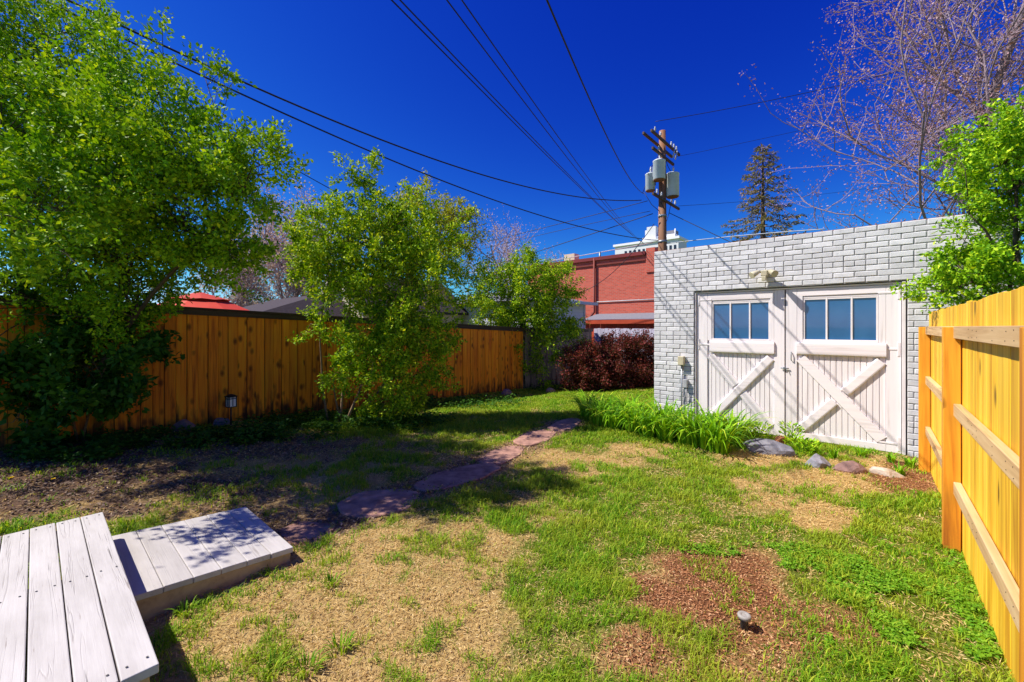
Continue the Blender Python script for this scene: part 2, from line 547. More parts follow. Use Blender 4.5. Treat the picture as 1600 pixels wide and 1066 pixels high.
M['clover'] = leafmat('clover_leaves', (.20, .40, .018), (.10, .27, .014), (.34, .50, .04), .3)
M['bud'] = leafmat('russet_buds', (.42, .24, .26), (.17, .08, .11), (.66, .48, .52), .25)
M['bud_lilac'] = leafmat('lilac_buds', (.55, .42, .48), (.35, .24, .30), (.70, .58, .60), .25)
M['needle'] = leafmat('spruce_needles', (.22, .20, .08), (.07, .10, .05), (.44, .30, .16), .2)
M['grass'] = leafmat('grass_blades', (.19, .39, .008), (.06, .19, .005), (.56, .58, .05), .32, patch=(.46, .46, .04), pamt=.65)
M['thatch'] = leafmat('dry_grass', (.70, .50, .20), (.42, .27, .10), (.84, .67, .37), .2, .7, .2, patch=(.44, .27, .11), pscale=3.5, pamt=.7)
M['chips'] = leafmat('mulch_chips', (.40, .17, .07), (.19, .075, .03), (.66, .38, .20), 0, .8, .2)
M['litter'] = leafmat('leaf_litter', (.20, .13, .085), (.08, .05, .035), (.42, .30, .20), 0, .8, .2)
M['yellow_petal'] = leafmat('dandelion_petals', (.8, .6, .02), (.7, .45, .01), None, .2)

# ---------------------------------------------------------------- ground
def project(x, y):
    y2 = np.maximum(y, .35)
    return 800 + F * x / y2, HY + F * (EYE - gz(x, y)) / y2
def blobw(px, py, cx, cy, rx, ry, wob):
    d = np.sqrt(((px - cx) / rx) ** 2 + ((py - cy) / ry) ** 2) + wob
    return 1 - sstep(.62, 1.22, d)
def lawn_fields(x, y):
    """green, mulch and bare-dirt amounts over the lawn"""
    px, py = project(x, y)
    wob = (vnoise(x, y, 2.6, 11) - .5) * .65 + (vnoise(x, y, 7.0, 12) - .5) * .55
    g = np.full(x.shape, .78); m_ = np.zeros(x.shape); d_ = np.zeros(x.shape)
    for cx, cy, rx, ry, val in [
        (490, 1010, 400, 185, .15), (320, 980, 170, 130, .12), (540, 880, 160, 60, .14), (330, 760, 330, 80, .22), (720, 870, 130, 65, .36), (840, 800, 60, 30, .55),
        (760, 640, 330, 46, 1.0), (560, 690, 200, 26, .7), (900, 725, 95, 26, .36), (1000, 705, 60, 14, .35), (1225, 765, 110, 40, .36), (1290, 805, 50, 24, .12),
        (1180, 718, 80, 16, .22), (1365, 742, 125, 26, .10), (640, 950, 60, 40, .22), (1180, 868, 190, 24, 1.0), (1340, 930, 130, 70, 1.0),
        (1480, 900, 130, 130, .92), (930, 900, 95, 75, .9), (1030, 800, 130, 50, .85), (860, 1010, 80, 60, .7)]:
        w_ = blobw(px, py, cx, cy, rx, ry, wob)
        g = g * (1 - w_) + val * w_
    for cx, cy, rx, ry, val, gv in [
        (1112, 925, 118, 66, 1.0, .04), (1235, 985, 150, 46, .75, .38), (1000, 1010, 55, 34, .75, .2), (1430, 748, 75, 24, .95, .05), (1120, 1040, 160, 40, .5, .4)]:
        w_ = blobw(px, py, cx, cy, rx, ry, wob)
        m_ = np.maximum(m_, w_ * val)
        g = g * (1 - w_) + gv * w_
    for cx, cy, rx, ry, val, gv in [(90, 750, 300, 75, 1.0, .05), (300, 700, 300, 24, .8, .22), (360, 770, 120, 45, .45, .2)]:
        w_ = blobw(px, py, cx, cy, rx, ry, wob)
        d_ = np.maximum(d_, w_ * val)
        g = g * (1 - w_) + gv * w_
    path = [(435, 842), (590, 788), (715, 746), (778, 712), (832, 687), (882, 664)]
    dmin = np.full(x.shape, 9.0)
    pw = [ground_px(*q_) for q_ in path]
    for a_, b_ in zip(pw[:-1], pw[1:]):
        ex, ey = b_.x - a_.x, b_.y - a_.y
        t_ = np.clip(((x - a_.x) * ex + (y - a_.y) * ey) / (ex * ex + ey * ey), 0, 1)
        dmin = np.minimum(dmin, np.hypot(x - a_.x - t_ * ex, y - a_.y - t_ * ey))
    w_ = 1 - sstep(.16, .42, dmin + wob * .18)
    d_ = np.maximum(d_, w_ * .8)
    g = g * (1 - w_) + .12 * w_
    return g, m_, d_

def axis(lo, hi, step, far):
    a = list(np.arange(lo, hi + 1e-6, step))
    s_ = step; x = hi
    while x < far:
        s_ *= 1.35; x += s_; a.append(x)
    s_ = step; x = lo
    while x > -far:
        s_ *= 1.35; x -= s_; a.insert(0, x)
    return np.array(a)
gx = axis(-8.5, 7.0, .07, 900)
gy = axis(0.6, 15.0, .075, 900)
XX, YY = np.meshgrid(gx, gy)
ZZ = gz(XX, YY)
V = np.stack([XX, YY, ZZ], -1).reshape(-1, 3)
nx, ny = len(gx), len(gy)
I = np.arange(nx * ny).reshape(ny, nx)
Q = np.stack([I[:-1, :-1], I[:-1, 1:], I[1:, 1:], I[1:, :-1]], -1).reshape(-1, 4)
gme = np_mesh('ground', V, Q, True)
fg, fm, fd = lawn_fields(V[:, 0].astype(float), V[:, 1].astype(float))
for nm, arr in (('green', fg), ('mulch', fm), ('dirt', fd)):
    a = gme.attributes.new(nm, 'FLOAT', 'POINT')
    a.data.foreach_set('value', arr.astype(np.float32))
m, nt, o = newmat('lawn_soil'); M['ground'] = m
def attr(nm):
    a = nd(nt, 'ShaderNodeAttribute'); a.attribute_name = nm
    return a.outputs['Fac']
v = coords(nt, (1, 1, 1), False)
nA = noise(nt, v, 3.0, 6, .65)
nB = noise(nt, v, 40, 5, .7)
nC = noise(nt, v, 140, 3, .7)
straw = ramp(nt, nB, [(.25, (.28, .17, .06)), (.5, (.52, .35, .13)), (.75, (.70, .52, .24))])
gr = ramp(nt, nB, [(.25, (.07, .10, .012)), (.55, (.16, .21, .022)), (.8, (.30, .31, .06))])
so = ramp(nt, nB, [(.25, (.06, .032, .022)), (.55, (.17, .10, .062)), (.8, (.32, .20, .13))])
mu = ramp(nt, nC, [(.25, (.09, .04, .018)), (.5, (.25, .105, .045)), (.8, (.42, .20, .10))])
gfac = nd(nt, 'ShaderNodeMapRange'); gfac.inputs[1].default_value = .35; gfac.inputs[2].default_value = .75
lk(nt, math_(nt, 'ADD', attr('green'), math_(nt, 'MULTIPLY', math_(nt, 'SUBTRACT', nA, .5), .8)), gfac.inputs[0])
c = mix(nt, gfac.outputs[0], straw, gr)
c = mix(nt, attr('dirt'), c, so)
c = mix(nt, attr('mulch'), c, mu)
hsum = math_(nt, 'ADD', nB, math_(nt, 'MULTIPLY', nC, .5))
finish(nt, o, c, .95, hsum, .8, .03, 0, .1)
ground = part('ground', gme, m)
ground['kind'] = 'structure'

# ---------------------------------------------------------------- garage
GW0, GW1, GH, GU = -2.99, 1.25, 3.0, 7.3
gc = -1.0                                   # local x = w - gc
garage = thing('garage', 'grey painted brick garage with white double barn doors', 'garage', P(GU, gc, 0), YARD)
DX0, DX1, DZ = -2.295 - gc, 0.31 - gc, 2.245
X0, X1 = GW0 - gc, GW1 - gc
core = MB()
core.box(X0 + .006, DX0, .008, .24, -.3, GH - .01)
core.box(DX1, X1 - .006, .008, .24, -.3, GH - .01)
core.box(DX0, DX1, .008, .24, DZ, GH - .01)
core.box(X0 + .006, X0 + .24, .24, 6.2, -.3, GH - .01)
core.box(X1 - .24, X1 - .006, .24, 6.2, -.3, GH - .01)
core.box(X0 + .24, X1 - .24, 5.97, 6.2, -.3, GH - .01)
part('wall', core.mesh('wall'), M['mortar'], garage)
part('roof', MB().box(X0 + .24, X1 - .24, .24, 5.97, GH - .25, GH - .15).mesh('roof'), M['roof_dark'], garage)
# tar line and debris along the top course
part('parapet_edge', MB().box(X0 + .02, X1 - .02, .03, .22, GH - .008, GH + .006).mesh('edge'), M['rust'], garage)
CH, BL = .075, .2320
bricks = []
r_ = random.Random(3)
for i in range(40):
    z0 = GH - (i + 1) * CH
    header = (i % 7 == 6)
    bl = BL / 2 if header else BL
    x = X0 - (0 if i % 2 == 0 else bl / 2)
    spans = [(X0, X1)] if z0 + CH * .5 > DZ else [(X0, DX0), (DX1, X1)]
    while x < X1:
        a, b = x, x + bl
        x = b
        for s0, s1 in spans:
            aa, bb = max(a, s0), min(b, s1)
            if bb - aa > .035:
                zz0, zz1 = z0, z0 + CH
                if z0 < DZ < z0 + CH and bb > DX0 + .01 and aa < DX1 - .01:
                    zz0 = DZ
                if zz1 - zz0 > .02:
                    bricks.append((aa, bb, zz0, zz1))
def brick_vis(b):
    p = P(GU, (b[0] + b[1]) / 2 + gc, b[2])
    inframe = 1 if p.x / p.y < 1.13 and b[2] > .05 else 0
    return inframe * (b[1] - b[0]) / p.y
bricks.sort(key=brick_vis, reverse=True)
stuff = MB()
for k, (a, b, z0, z1) in enumerate(bricks):
    L = round((b - a - .009) / .003) * .003
    Hh = z1 - z0 - .0085
    cx = (a + b) / 2 + r_.uniform(-.0015, .0015)
    yy = r_.uniform(-.003, .003)
    if k < 300:
        var = r_.randrange(3)
        key = ('brick', L, round(Hh, 3), var)
        if key not in _bc:
            mb = MB().box(-L / 2, L / 2, 0, .03, 0, Hh)
            me = mb.mesh('brick', .004 + .002 * var)
            me.materials.append(M['brick'])
            _bc[key] = me
        part('brick', _bc[key], None, garage, (cx, yy, z0 + .0043), (r_.uniform(-.004, .004), r_.uniform(-.008, .008), r_.uniform(-.006, .006)))
    else:
        stuff.box(cx - L / 2, cx + L / 2, yy, .03, z0 + .0043, z0 + .0043 + Hh)
rest = part('brick_rest', stuff.mesh('bricks', .006), M['brick'], garage)
rest['kind'] = 'stuff'

# door frame and the two leaves
fr = MB()
fr.box(DX0 + .004, DX0 + .022, .02, .15, -.1, DZ - .012)
fr.box(DX1 - .045, DX1 - .012, .012, .15, -.1, DZ - .012)
fr.box(DX0 + .022, DX1 - .045, .045, .15, DZ - .035, DZ - .012)
part('door_frame', fr.mesh('door_frame', .003), M['white_paint'], garage)
part('gap_shade_sheet', MB().box(DX0 + .003, DX1 - .003, .155, .175, -.1, DZ - .003).mesh('gap_shade_sheet'), M['gap_shade'], garage)  # near-black sheet added behind the leaves, painting the shade in the gaps

def brace_mesh(name, x0, z0, x1, z1, wdt, thick, bull, t0=0.0, t1=1.0):
    """board from (x0,z0) to (x1,z1) in the door plane, flat or rounded on its face"""
    a = Vector((x0, 0, z0)); b = Vector((x1, 0, z1))
    d = (b - a).normalized()
    n = Vector((-d.z, 0, d.x))
    p, q = a + (b - a) * t0, a + (b - a) * t1
    prof = [(-.5, 0), (-.5, .62), (-.45, .86), (-.36, .98), (-.28, 1), (.30, 1), (.38, .97), (.45, .84), (.5, .6), (.5, 0)] if bull else [(-.5, 0), (-.5, .9), (-.47, 1), (.47, 1), (.5, .9), (.5, 0)]
    vs = []
    for c_ in (p, q):
        for s_, t_ in prof:
            vs.append(c_ + n * (s_ * wdt) + Vector((0, -t_ * thick, 0)))
    k = len(prof)
    fs = [(i, i + 1, k + i + 1, k + i) for i in range(k - 1)] + [tuple(reversed(range(k))), tuple(range(k, 2 * k))]
    fs = [tuple(reversed(f)) for f in fs]
    mb = MB().add(vs, fs, False)
    me = mb.mesh(name)
    bm = bmesh.new(); bm.from_mesh(me); bmesh.ops.recalc_face_normals(bm, faces=bm.faces); bm.to_mesh(me); bm.free()
    return me
YF = .052                                   # door face plane
def leaf_door(a0, a1, st0, st1, win, rail, pan, left):
    W = lambda w_: w_ - gc
    door = part('door', MB().box(W(a0) + .003, W(a1) - .003, YF + .034, YF + .06, .012, 2.205).mesh('door'), M['white_paint'], garage)
    door['label'] = 'white barn door leaf with three blue panes and crossed braces'
    def pc(name, x0, x1, z0, z1, y0=YF, y1=YF + .034, mm='white_wood', bev=.003):
        return part(name, MB().box(W(x0), W(x1), y0, y1, z0, z1).mesh(name, bev), M[mm], door)
    pc('stile', a0 + .004, st0, .012, 2.205, mm='white_strip')
    pc('stile', st1, a1 - .004, .012, 2.205, mm='white_strip')
    pc('top_rail', st0 + .002, st1 - .002, win[3] + .035, 2.203)
    pc('window_stile', st0 + .002, win[0] - .002, rail[1] + .002, win[3] + .033, mm='white_strip')
    pc('window_stile', win[1] + .002, st1 - .002, rail[1] + .002, win[3] + .033, mm='white_strip')
    pc('window_sill', win[0], win[1], rail[1] + .002, win[2], YF - .004)
    pc('head_mould', win[0], win[1], win[3], win[3] + .033, YF + .012)
    # sash frame, muntins and panes
    wx = [win[0] + (win[1] - win[0]) * k / 3 for k in range(4)]
    for k in range(4):
        x = wx[k] + (.012 if k == 0 else -.012 if k == 3 else 0)
        pc('muntin', x - .011, x + .011, win[2] + .002, win[3] - .002, YF + .012, YF + .034, 'white_paint')
    for k in range(3):
        l = wx[k] + (.024 if k == 0 else .012); r = wx[k + 1] - (.024 if k == 2 else .012)
        pc('pane', l, r, win[2] + .003, win[3] - .003, YF + .029, YF + .033, 'glass', 0)
        pc('sash_rail', l, r, win[3] - .022, win[3] - .003, YF + .013, YF + .028, 'white_paint', 0)
    part('lock_rail', brace_mesh('lock_rail', W(rail[2]), (rail[0] + rail[1]) / 2, W(rail[3]), (rail[0] + rail[1]) / 2, rail[1] - rail[0], .030, True), M['white_wood'], door, (0, YF, 0))
    # tongue and groove strips
    p0, p1, pz0, pz1 = pan
    n = 15
    for k in range(n):
        x0 = p0 + (p1 - p0) * k / n; x1 = p0 + (p1 - p0) * (k + 1) / n
        pc('panel_strip', x0 + .003, x1 - .003, pz0 + .004, rail[0] + .02, YF + .021, YF + .033, 'white_strip', .004)
    pc('bottom_rail', st0 + .002, st1 - .002, .014, pz0 + .002, YF - .001)
    bz0, bz1 = pz0 + .055, rail[0] - .055
    bx0, bx1 = p0 + .045, p1 - .045
    if left:
        part('brace', brace_mesh('brace', W(bx0), bz0, W(bx1), bz1, .125, .034, True), M['white_wood'], door, (0, YF + .018, 0))
        for t0, t1 in ((0, .44), (.56, 1)):
            part('brace', brace_mesh('brace', W(bx0), bz1, W(bx1), bz0, .125, .022, False, t0, t1), M['white_wood'], door, (0, YF + .018, 0))
    else:
        part('brace', brace_mesh('brace', W(bx0), bz1, W(bx1), bz0, .13, .026, False), M['white_wood'], door, (0, YF + .018, 0))
        for t0, t1 in ((0, .43), (.57, 1)):
            part('brace', brace_mesh('brace', W(bx0), bz0, W(bx1), bz1, .125, .034, True, t0, t1), M['white_wood'], door, (0, YF + .018, 0))
    # strap hinges
    for z in (2.1, 1.36, .13):
        hx = a0 + .035 if left else a1 - .03
        sgn = 1 if left else -1
        hm = MB()
        hm.box(W(hx) - .012, W(hx) + .012, YF - .008, YF + .002, z - .09, z + .09)
        b0, b1 = sorted((W(hx) + sgn * .012, W(hx) + sgn * .2))
        hm.box(b0, b1, YF - .006, YF + .002, z - .012, z + .012)
        part('hinge', hm.mesh('hinge', .002), M['white_paint'], door)
    if not left:
        lt = MB().tube([(W(-1.06), YF - .02, 1.035), (W(-.96), YF - .02, 1.035)], .008, 6)
        lt.box(W(-1.03), W(-1.01), YF - .03, YF, 1.02, 1.05)
        lt.tube([(W(-.985), YF - .02, 1.035), (W(-.985), YF - .035, 1.0)], .006, 6)
        part('latch', lt.mesh('latch'), M['metal_grey'], door)
        hk = MB().tube([(W(-.93), YF - .01, 1.28), (W(-.93), YF - .03, 1.25), (W(-.93), YF - .03, 1.17), (W(-.925), YF - .01, 1.15)], .007, 6)
        part('handle', hk.mesh('handle'), M['metal_grey'], door)
    return door
leaf_door(-2.268, -1.012, -2.10, -1.148, (-2.032, -1.202, 1.46, 2.05), (1.235, 1.425, -2.062, -1.146), (-2.10, -1.148, .085, 1.235), True)
leaf_door(-1.004, .262, -.862, .112, (-.79, .036, 1.47, 2.065), (1.25, 1.435, -.864, .113), (-.862, .112, .105, 1.25), False)

# twin floodlight over the doors
fl = thing('security_light', 'cream twin floodlight fixed to the brick above the barn doors', 'light', P(GU, -1.25, 2.47), YARD)
fl.scale = (.82, .82, .82)
part('base_plate', MB().lathe([(.055, 0), (.06, .02), (.05, .045), (.03, .055)], 16).mesh('base'), M['cream'], fl, (0, 0, 0), (R(90), 0, 0))
part('junction_box', MB().box(-.05, .05, -.16, -.045, -.07, .035).mesh('jb', .012, 2), M['cream'], fl)
for s_ in (-1, 1):
    hd = MB().tube([(s_ * .04, -.10, .01), (s_ * .075, -.13, .02)], .014, 8)
    hd.tube([(s_ * .07, -.125, .02), (s_ * .105, -.16, .005), (s_ * .15, -.21, -.03), (s_ * .185, -.25, -.055)], [.022, .04, .052, .062], 12)
    part('lamp_head', hd.mesh('head'), M['cream'], fl)
sen = MB().box(-.035, .035, -.19, -.155, -.16, -.075)
part('sensor', sen.mesh('sensor', .01, 2), M['cream'], fl)

# outlet box, conduit, meter box and loose cable beside the doors
el = thing('electrical_outlet', 'cream outlet cover with grey conduit down the garage brick', 'outlet box', P(GU, -2.49, 0), YARD)
part('conduit', MB().tube([(0, -.03, 0), (0, -.03, .5), (0, -.03, 1.0)], .014, 8).mesh('conduit'), M['metal_grey'], el)
part('outlet_cover', MB().box(-.05, .05, -.09, 0, 1.0, 1.15).mesh('cover', .01, 2), M['cream'], el)
part('small_box', MB().box(.03, .10, -.07, 0, .62, .76).mesh('small_box', .008, 2), M['box_grey'], el)
part('cable', MB().tube([(.065, -.04, .62), (.07, -.05, .5), (.04, -.05, .42), (.03, -.05, .35), (.06, -.05, .3), (.085, -.05, .36), (.09, -.05, .5), (.08, -.05, .62)], .007, 6).mesh('cable'), M['box_grey'], el)

# ---------------------------------------------------------------- left fence (cedar) and its weathered continuation
def fence_base(u):
    return .13 - .041 * min(u, 11.5)
FW = -8.2
def left_fence(name, label, u0, u1, mm, pitch, hgt, railm, gapvar=True):
    root = thing(name, label, 'fence', P(u0, FW, fence_base(u0)), YARD)
    z_root = fence_base(u0)
    r = random.Random(5)
    n = int((u1 - u0) / pitch)
    for k in range(n):
        u = u0 + (k + .5) * pitch
        wdt = pitch - (.009 if k % 2 else .005)
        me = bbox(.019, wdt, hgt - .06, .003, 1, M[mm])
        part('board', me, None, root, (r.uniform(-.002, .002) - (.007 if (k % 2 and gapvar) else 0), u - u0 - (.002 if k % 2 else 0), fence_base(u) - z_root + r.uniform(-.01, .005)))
        part('gap_shade_strip', bbox(.012, .05, hgt - .10, .001, 1, M['dark_rail']), None, root, (-.030, u - u0 + pitch / 2, fence_base(u) - z_root))  # dark strip added behind each gap to stand in for its shade
    # posts behind, rails behind, fascia and cap on top
    k = 0
    uu = u0 + .05
    while uu < u1 - .4:
        ue = min(uu + 2.4, u1)
        zb0, zb1 = fence_base(uu) - z_root, fence_base(ue) - z_root
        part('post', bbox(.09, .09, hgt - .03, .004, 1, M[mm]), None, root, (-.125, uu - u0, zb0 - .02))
        L = ue - uu
        sl = math.atan2(zb1 - zb0, L)
        for zz in (.3, 1.55):
            part('back_rail', bbox(.038, L - .004, .09, .003, 1, M['dark_rail']), None, root, (-.058, (uu + ue) / 2 - u0, (zb0 + zb1) / 2 + zz), (sl, 0, 0))
        part('fascia', bbox(.022, L - .004, .085, .003, 1, M[railm]), None, root, (.032, (uu + ue) / 2 - u0, (zb0 + zb1) / 2 + hgt - .12), (sl, 0, 0))
        part('cap_rail', bbox(.15, L - .004, .035, .004, 1, M[railm]), None, root, (-.01, (uu + ue) / 2 - u0, (zb0 + zb1) / 2 + hgt - .033), (sl, 0, 0))
        uu = ue
    return root
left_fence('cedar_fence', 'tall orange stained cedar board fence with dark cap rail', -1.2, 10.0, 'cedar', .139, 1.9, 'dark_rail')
left_fence('grey_fence', 'weathered grey board fence continuing past the cedar fence', 10.02, 14.1, 'grey_wood', .139, 1.93, 'grey_wood')
# pale fence across the back
bf = thing('back_fence', 'pale lavender board fence behind the dark red hedge', 'fence', P(14.2, -8.2, -.38), YARD)
k = 0
x = .02
r = random.Random(8)
while x < 6.2:
    part('board', bbox(.145, .02, 1.97, .003, 1, M['lavender_wood']), None, bf, (x + .075, 0, r.uniform(-.01, .01)))
    x += .152
for zz in (.35, 1.6):
    part('back_rail', bbox(6.2, .04, .09, .003, 1, M['lavender_wood']), None, bf, (3.12, .032, zz))

# ---------------------------------------------------------------- right fence (new pine, structural side to the yard)
rf = thing('pine_fence', 'new yellow pine privacy fence with square posts and pale rails', 'fence', P(1.6, .43, 0), YARD)
u0 = 1.6
for up in (2.24, 4.5, 6.76):
    part('post', bbox(.092, .092, 1.90, .004, 1, M['post_wood']), None, rf, (0, up - u0, -.25))
pu = 1.62
r = random.Random(4)
while pu < 6.86:
    top = 1.82 + r.uniform(-.008, .008)
    part('picket', bbox(.016, .137, 1.84, .003, 1, M['pine']), None, rf, (.060 + r.uniform(-.0015, .0015), pu + .07 - u0, top - 1.84), (0, 0, r.uniform(-.006, .006)))
    pu += .140
for a, b in ((1.62, 2.19), (2.29, 4.45), (4.55, 6.71)):
    for zz in (1.565, .995, .42):
        part('rail', bbox(.040, b - a - .004, .09, .003, 1, M['rail_wood']), None, rf, (.026, (a + b) / 2 - u0, zz))

nl = MB()
r = random.Random(14)
pu = 2.40
while pu < 6.68:
    if abs(pu - 4.5) > .09 and r.random() < .45:
        for zz in (1.565, .995, .42):
            for dz in (.022, .066):
                c_ = (.0055, pu - u0 + r.uniform(-.015, .015), zz + dz + r.uniform(-.006, .006))
                nl.tube([c_, (c_[0] - .0015, c_[1], c_[2])], .0026, 6)
    pu += .140
q_ = part('nail_heads', nl.mesh('nails'), M['black_metal'], rf)
q_['kind'] = 'stuff'

# ---------------------------------------------------------------- deck and step
dk = thing('deck', 'weathered off-white painted plank deck above the step', 'deck', P(.315, -3.1, 0), YARD)
r = random.Random(2)
for k in range(15):
    L = 2.0 + r.uniform(-.012, .012)
    part('plank', bbox(L, .1085, .036, .004, 2, M['deck']), None, dk, (r.uniform(-.008, .008), -.055 - k * .113, .314 + r.uniform(-.0015, .0015)), (r.uniform(-.006, .006), 0, r.uniform(-.002, .002)))
scr = MB()
for k in range(15):
    for xx in (-.94, 0, .94):
        for dy in (-.03, .03):
            cx_, cy_ = xx + r.uniform(-.008, .008), -.055 - k * .113 + dy
            scr.lathe([(.0045, 0), (.0045, .0012)], 8, (cx_, cy_, .3515))
q_ = part('screw_heads', scr.mesh('screws'), M['sprinkler'], dk)
q_['kind'] = 'stuff'
part('rim_board', bbox(1.94, .038, .16, .004, 1, M['deck_tan']), None, dk, (0, -.04, .152))
for xx in (-.94, 0, .94):
    part('joist', bbox(.038, 1.6, .14, .003, 1, M['deck_tan']), None, dk, (xx, -.86, .17))
for xx in (-.9, .9):
    for yy in (-.11, -1.5):
        part('post', bbox(.09, .09, .42, .004, 1, M['deck_tan']), None, dk, (xx, yy, -.11))
st = thing('deck_step', 'low off-white plank step box beside the deck', 'step', P(.76, -3.585, 0), YARD)
st.rotation_euler = (-.075, 0, YARD)
for k in range(6):
    part('plank', bbox(1.0 + r.uniform(-.006, .006), .139, .036, .004, 2, M['deck']), None, st, (r.uniform(-.003, .003), -.355 + k * .142, .099 + r.uniform(-.001, .001)), (0, 0, r.uniform(-.002, .002)))
sk = [((.478, 0, -.10), (.026, .83)), ((-.478, 0, -.10), (.026, .83))]
for (loc, (lx, ly)) in sk:
    part('side_board', bbox(lx, ly, .198, .003, 1, M['deck_tan']), None, st, loc)
for yy in (-.40, .40):
    part('riser', bbox(.92, .026, .198, .003, 1, M['deck_tan']), None, st, (0, yy, -.10))

# ---------------------------------------------------------------- flagstones
polys = [
    ('flagstone beside the plank step', [(430, 830), (470, 815), (528, 821), (512, 841), (455, 853)]),
    ('large dark purple flagstone lying apart between shaded tufts', [(525, 790), (560, 772), (622, 764), (658, 771), (642, 795), (578, 812), (535, 808)]),
    ('broad flagstone next after the large dark purple one', [(645, 760), (672, 742), (722, 731), (768, 724), (786, 733), (752, 751), (700, 764), (660, 770)]),
    ('fourth flagstone from the plank step', [(742, 722), (768, 705), (800, 696), (820, 699), (815, 711), (785, 726), (760, 727)]),
    ('fifth flagstone from the plank step', [(798, 693), (820, 680), (850, 672), (872, 674), (860, 688), (825, 699)]),
    ('flagstone next to the daylilies at the path end', [(852, 672), (872, 660), (898, 654), (910, 659), (898, 670), (872, 676)])]
stone_xy = []
for lab, pp in polys:
    pts = [ground_px(*q) for q in pp]
    c_ = sum(pts, Vector()) / len(pts)
    ring = []
    rr = random.Random(len(lab))
    for i in range(len(pts)):
        a, b = pts[i] - c_, pts[(i + 1) % len(pts)] - c_
        for t in (0.15, .5, .85):
            q = a.lerp(b, t) * (1.0 + rr.uniform(-.03, .03))
            ring.append(Vector((q.x, q.y, 0)))
    stone_xy.append([(c_.x + q.x, c_.y + q.y) for q in ring])
    n = len(ring)
    zt = max(gzs(c_.x + q.x, c_.y + q.y) for q in ring) - gzs(c_.x, c_.y) + .007
    vs = [(q.x, q.y, -.06) for q in ring] + [(q.x, q.y, zt - .008) for q in ring] + [(q.x * .97, q.y * .97, zt) for q in ring]
    fs = [(i, (i + 1) % n, n + (i + 1) % n, n + i) for i in range(n)] + [(n + i, n + (i + 1) % n, 2 * n + (i + 1) % n, 2 * n + i) for i in range(n)]
    fs += [tuple(range(2 * n, 3 * n)), tuple(reversed(range(n)))]
    me = MB().add(vs, fs).mesh('flagstone')
    ob = part('flagstone', me, M['flag'], None, (c_.x, c_.y, gzs(c_.x, c_.y)))
    tag(ob, 'purple-grey ' + lab if 'purple' not in lab else lab, 'flagstone', 'flagstones of the garden path')

stone_in = []
for pl in stone_xy:
    mx_ = sum(p_[0] for p_ in pl) / len(pl); my_ = sum(p_[1] for p_ in pl) / len(pl)
    stone_in.append([(mx_ + (p_[0] - mx_) * .76, my_ + (p_[1] - my_) * .76) for p_ in pl])
# ---------------------------------------------------------------- rocks
def rock(name, label, base, size, mm, seed, rz=0.0, group=None):
    bm = bmesh.new()
    bmesh.ops.create_icosphere(bm, subdivisions=3, radius=1)
    rr = random.Random(seed)
    planes = [Vector((rr.uniform(-1, 1), rr.uniform(-1, 1), rr.uniform(-.2, 1))).normalized() for _ in range(9)]
    offs = [rr.uniform(.55, .85) for _ in planes]
    for vtx in bm.verts:
        for n_, o_ in zip(planes, offs):
            d = vtx.co.dot(n_) - o_
            if d > 0:
                vtx.co -= n_ * d
        vtx.co += Vector((rr.uniform(-1, 1), rr.uniform(-1, 1), rr.uniform(-1, 1))) * .02
        vtx.co.x *= size[0]; vtx.co.y *= size[1]; vtx.co.z *= size[2]
    me = bpy.data.meshes.new('rock')
    bm.to_mesh(me); bm.free()
    ob = part(name, me, M[mm], None, base, (0, 0, rz))
    return tag(ob, label, 'rock', group)
G_R = 'rocks edging the bed at the garage doors'
rock('rock', 'long blue-grey boulder beside the daylilies at the doors', ground_px(1192, 706) + Vector((0, 0, .04)), (.36, .17, .15), 'rock_grey', 1, YARD, G_R)
rock('rock', 'dark grey angular rock between the boulder and the reddish rock', ground_px(1277, 727) + Vector((0, 0, .03)), (.16, .13, .12), 'rock_grey', 2, .3, G_R)
rock('rock', 'purplish brown rock beside the pale flat rock', ground_px(1326, 735) + Vector((0, 0, .02)), (.17, .13, .10), 'rock_red', 3, -.5, G_R)
rock('rock', 'pale flat cream rock in the garage bed', ground_px(1382, 741) + Vector((0, 0, .0)), (.19, .12, .08), 'rock_pale', 4, -.5, G_R)
rock('rock', 'small orange terracotta lump at the meeting of the doors', ground_px(1219, 694) + Vector((0, 0, .05)), (.09, .08, .08), 'terracotta', 5, 0, G_R)
rock('rock', 'reddish rock at the foot of the cedar fence', P(1.5, -7.95, gzs(*P(1.5, -7.95).xy) + .05), (.17, .13, .13), 'rock_red', 6, .5, 'rocks along the cedar fence')
rock('rock', 'grey rock at the foot of the cedar fence', P(1.95, -7.95, gzs(*P(1.95, -7.95).xy) + .05), (.15, .11, .11), 'rock_grey', 7, 1.1, 'rocks along the cedar fence')
rock('rock', 'brown stone under the slender shrub by the cedar fence', ground_px(790, 617) + Vector((0, 0, .05)), (.18, .14, .12), 'rock_red', 8, .2, 'stones under the slender shrub')
rock('rock', 'tawny stone between the slender shrub and the hedge', ground_px(862, 614) + Vector((0, 0, .05)), (.22, .15, .12), 'rock_red', 9, .9, 'stones under the slender shrub')

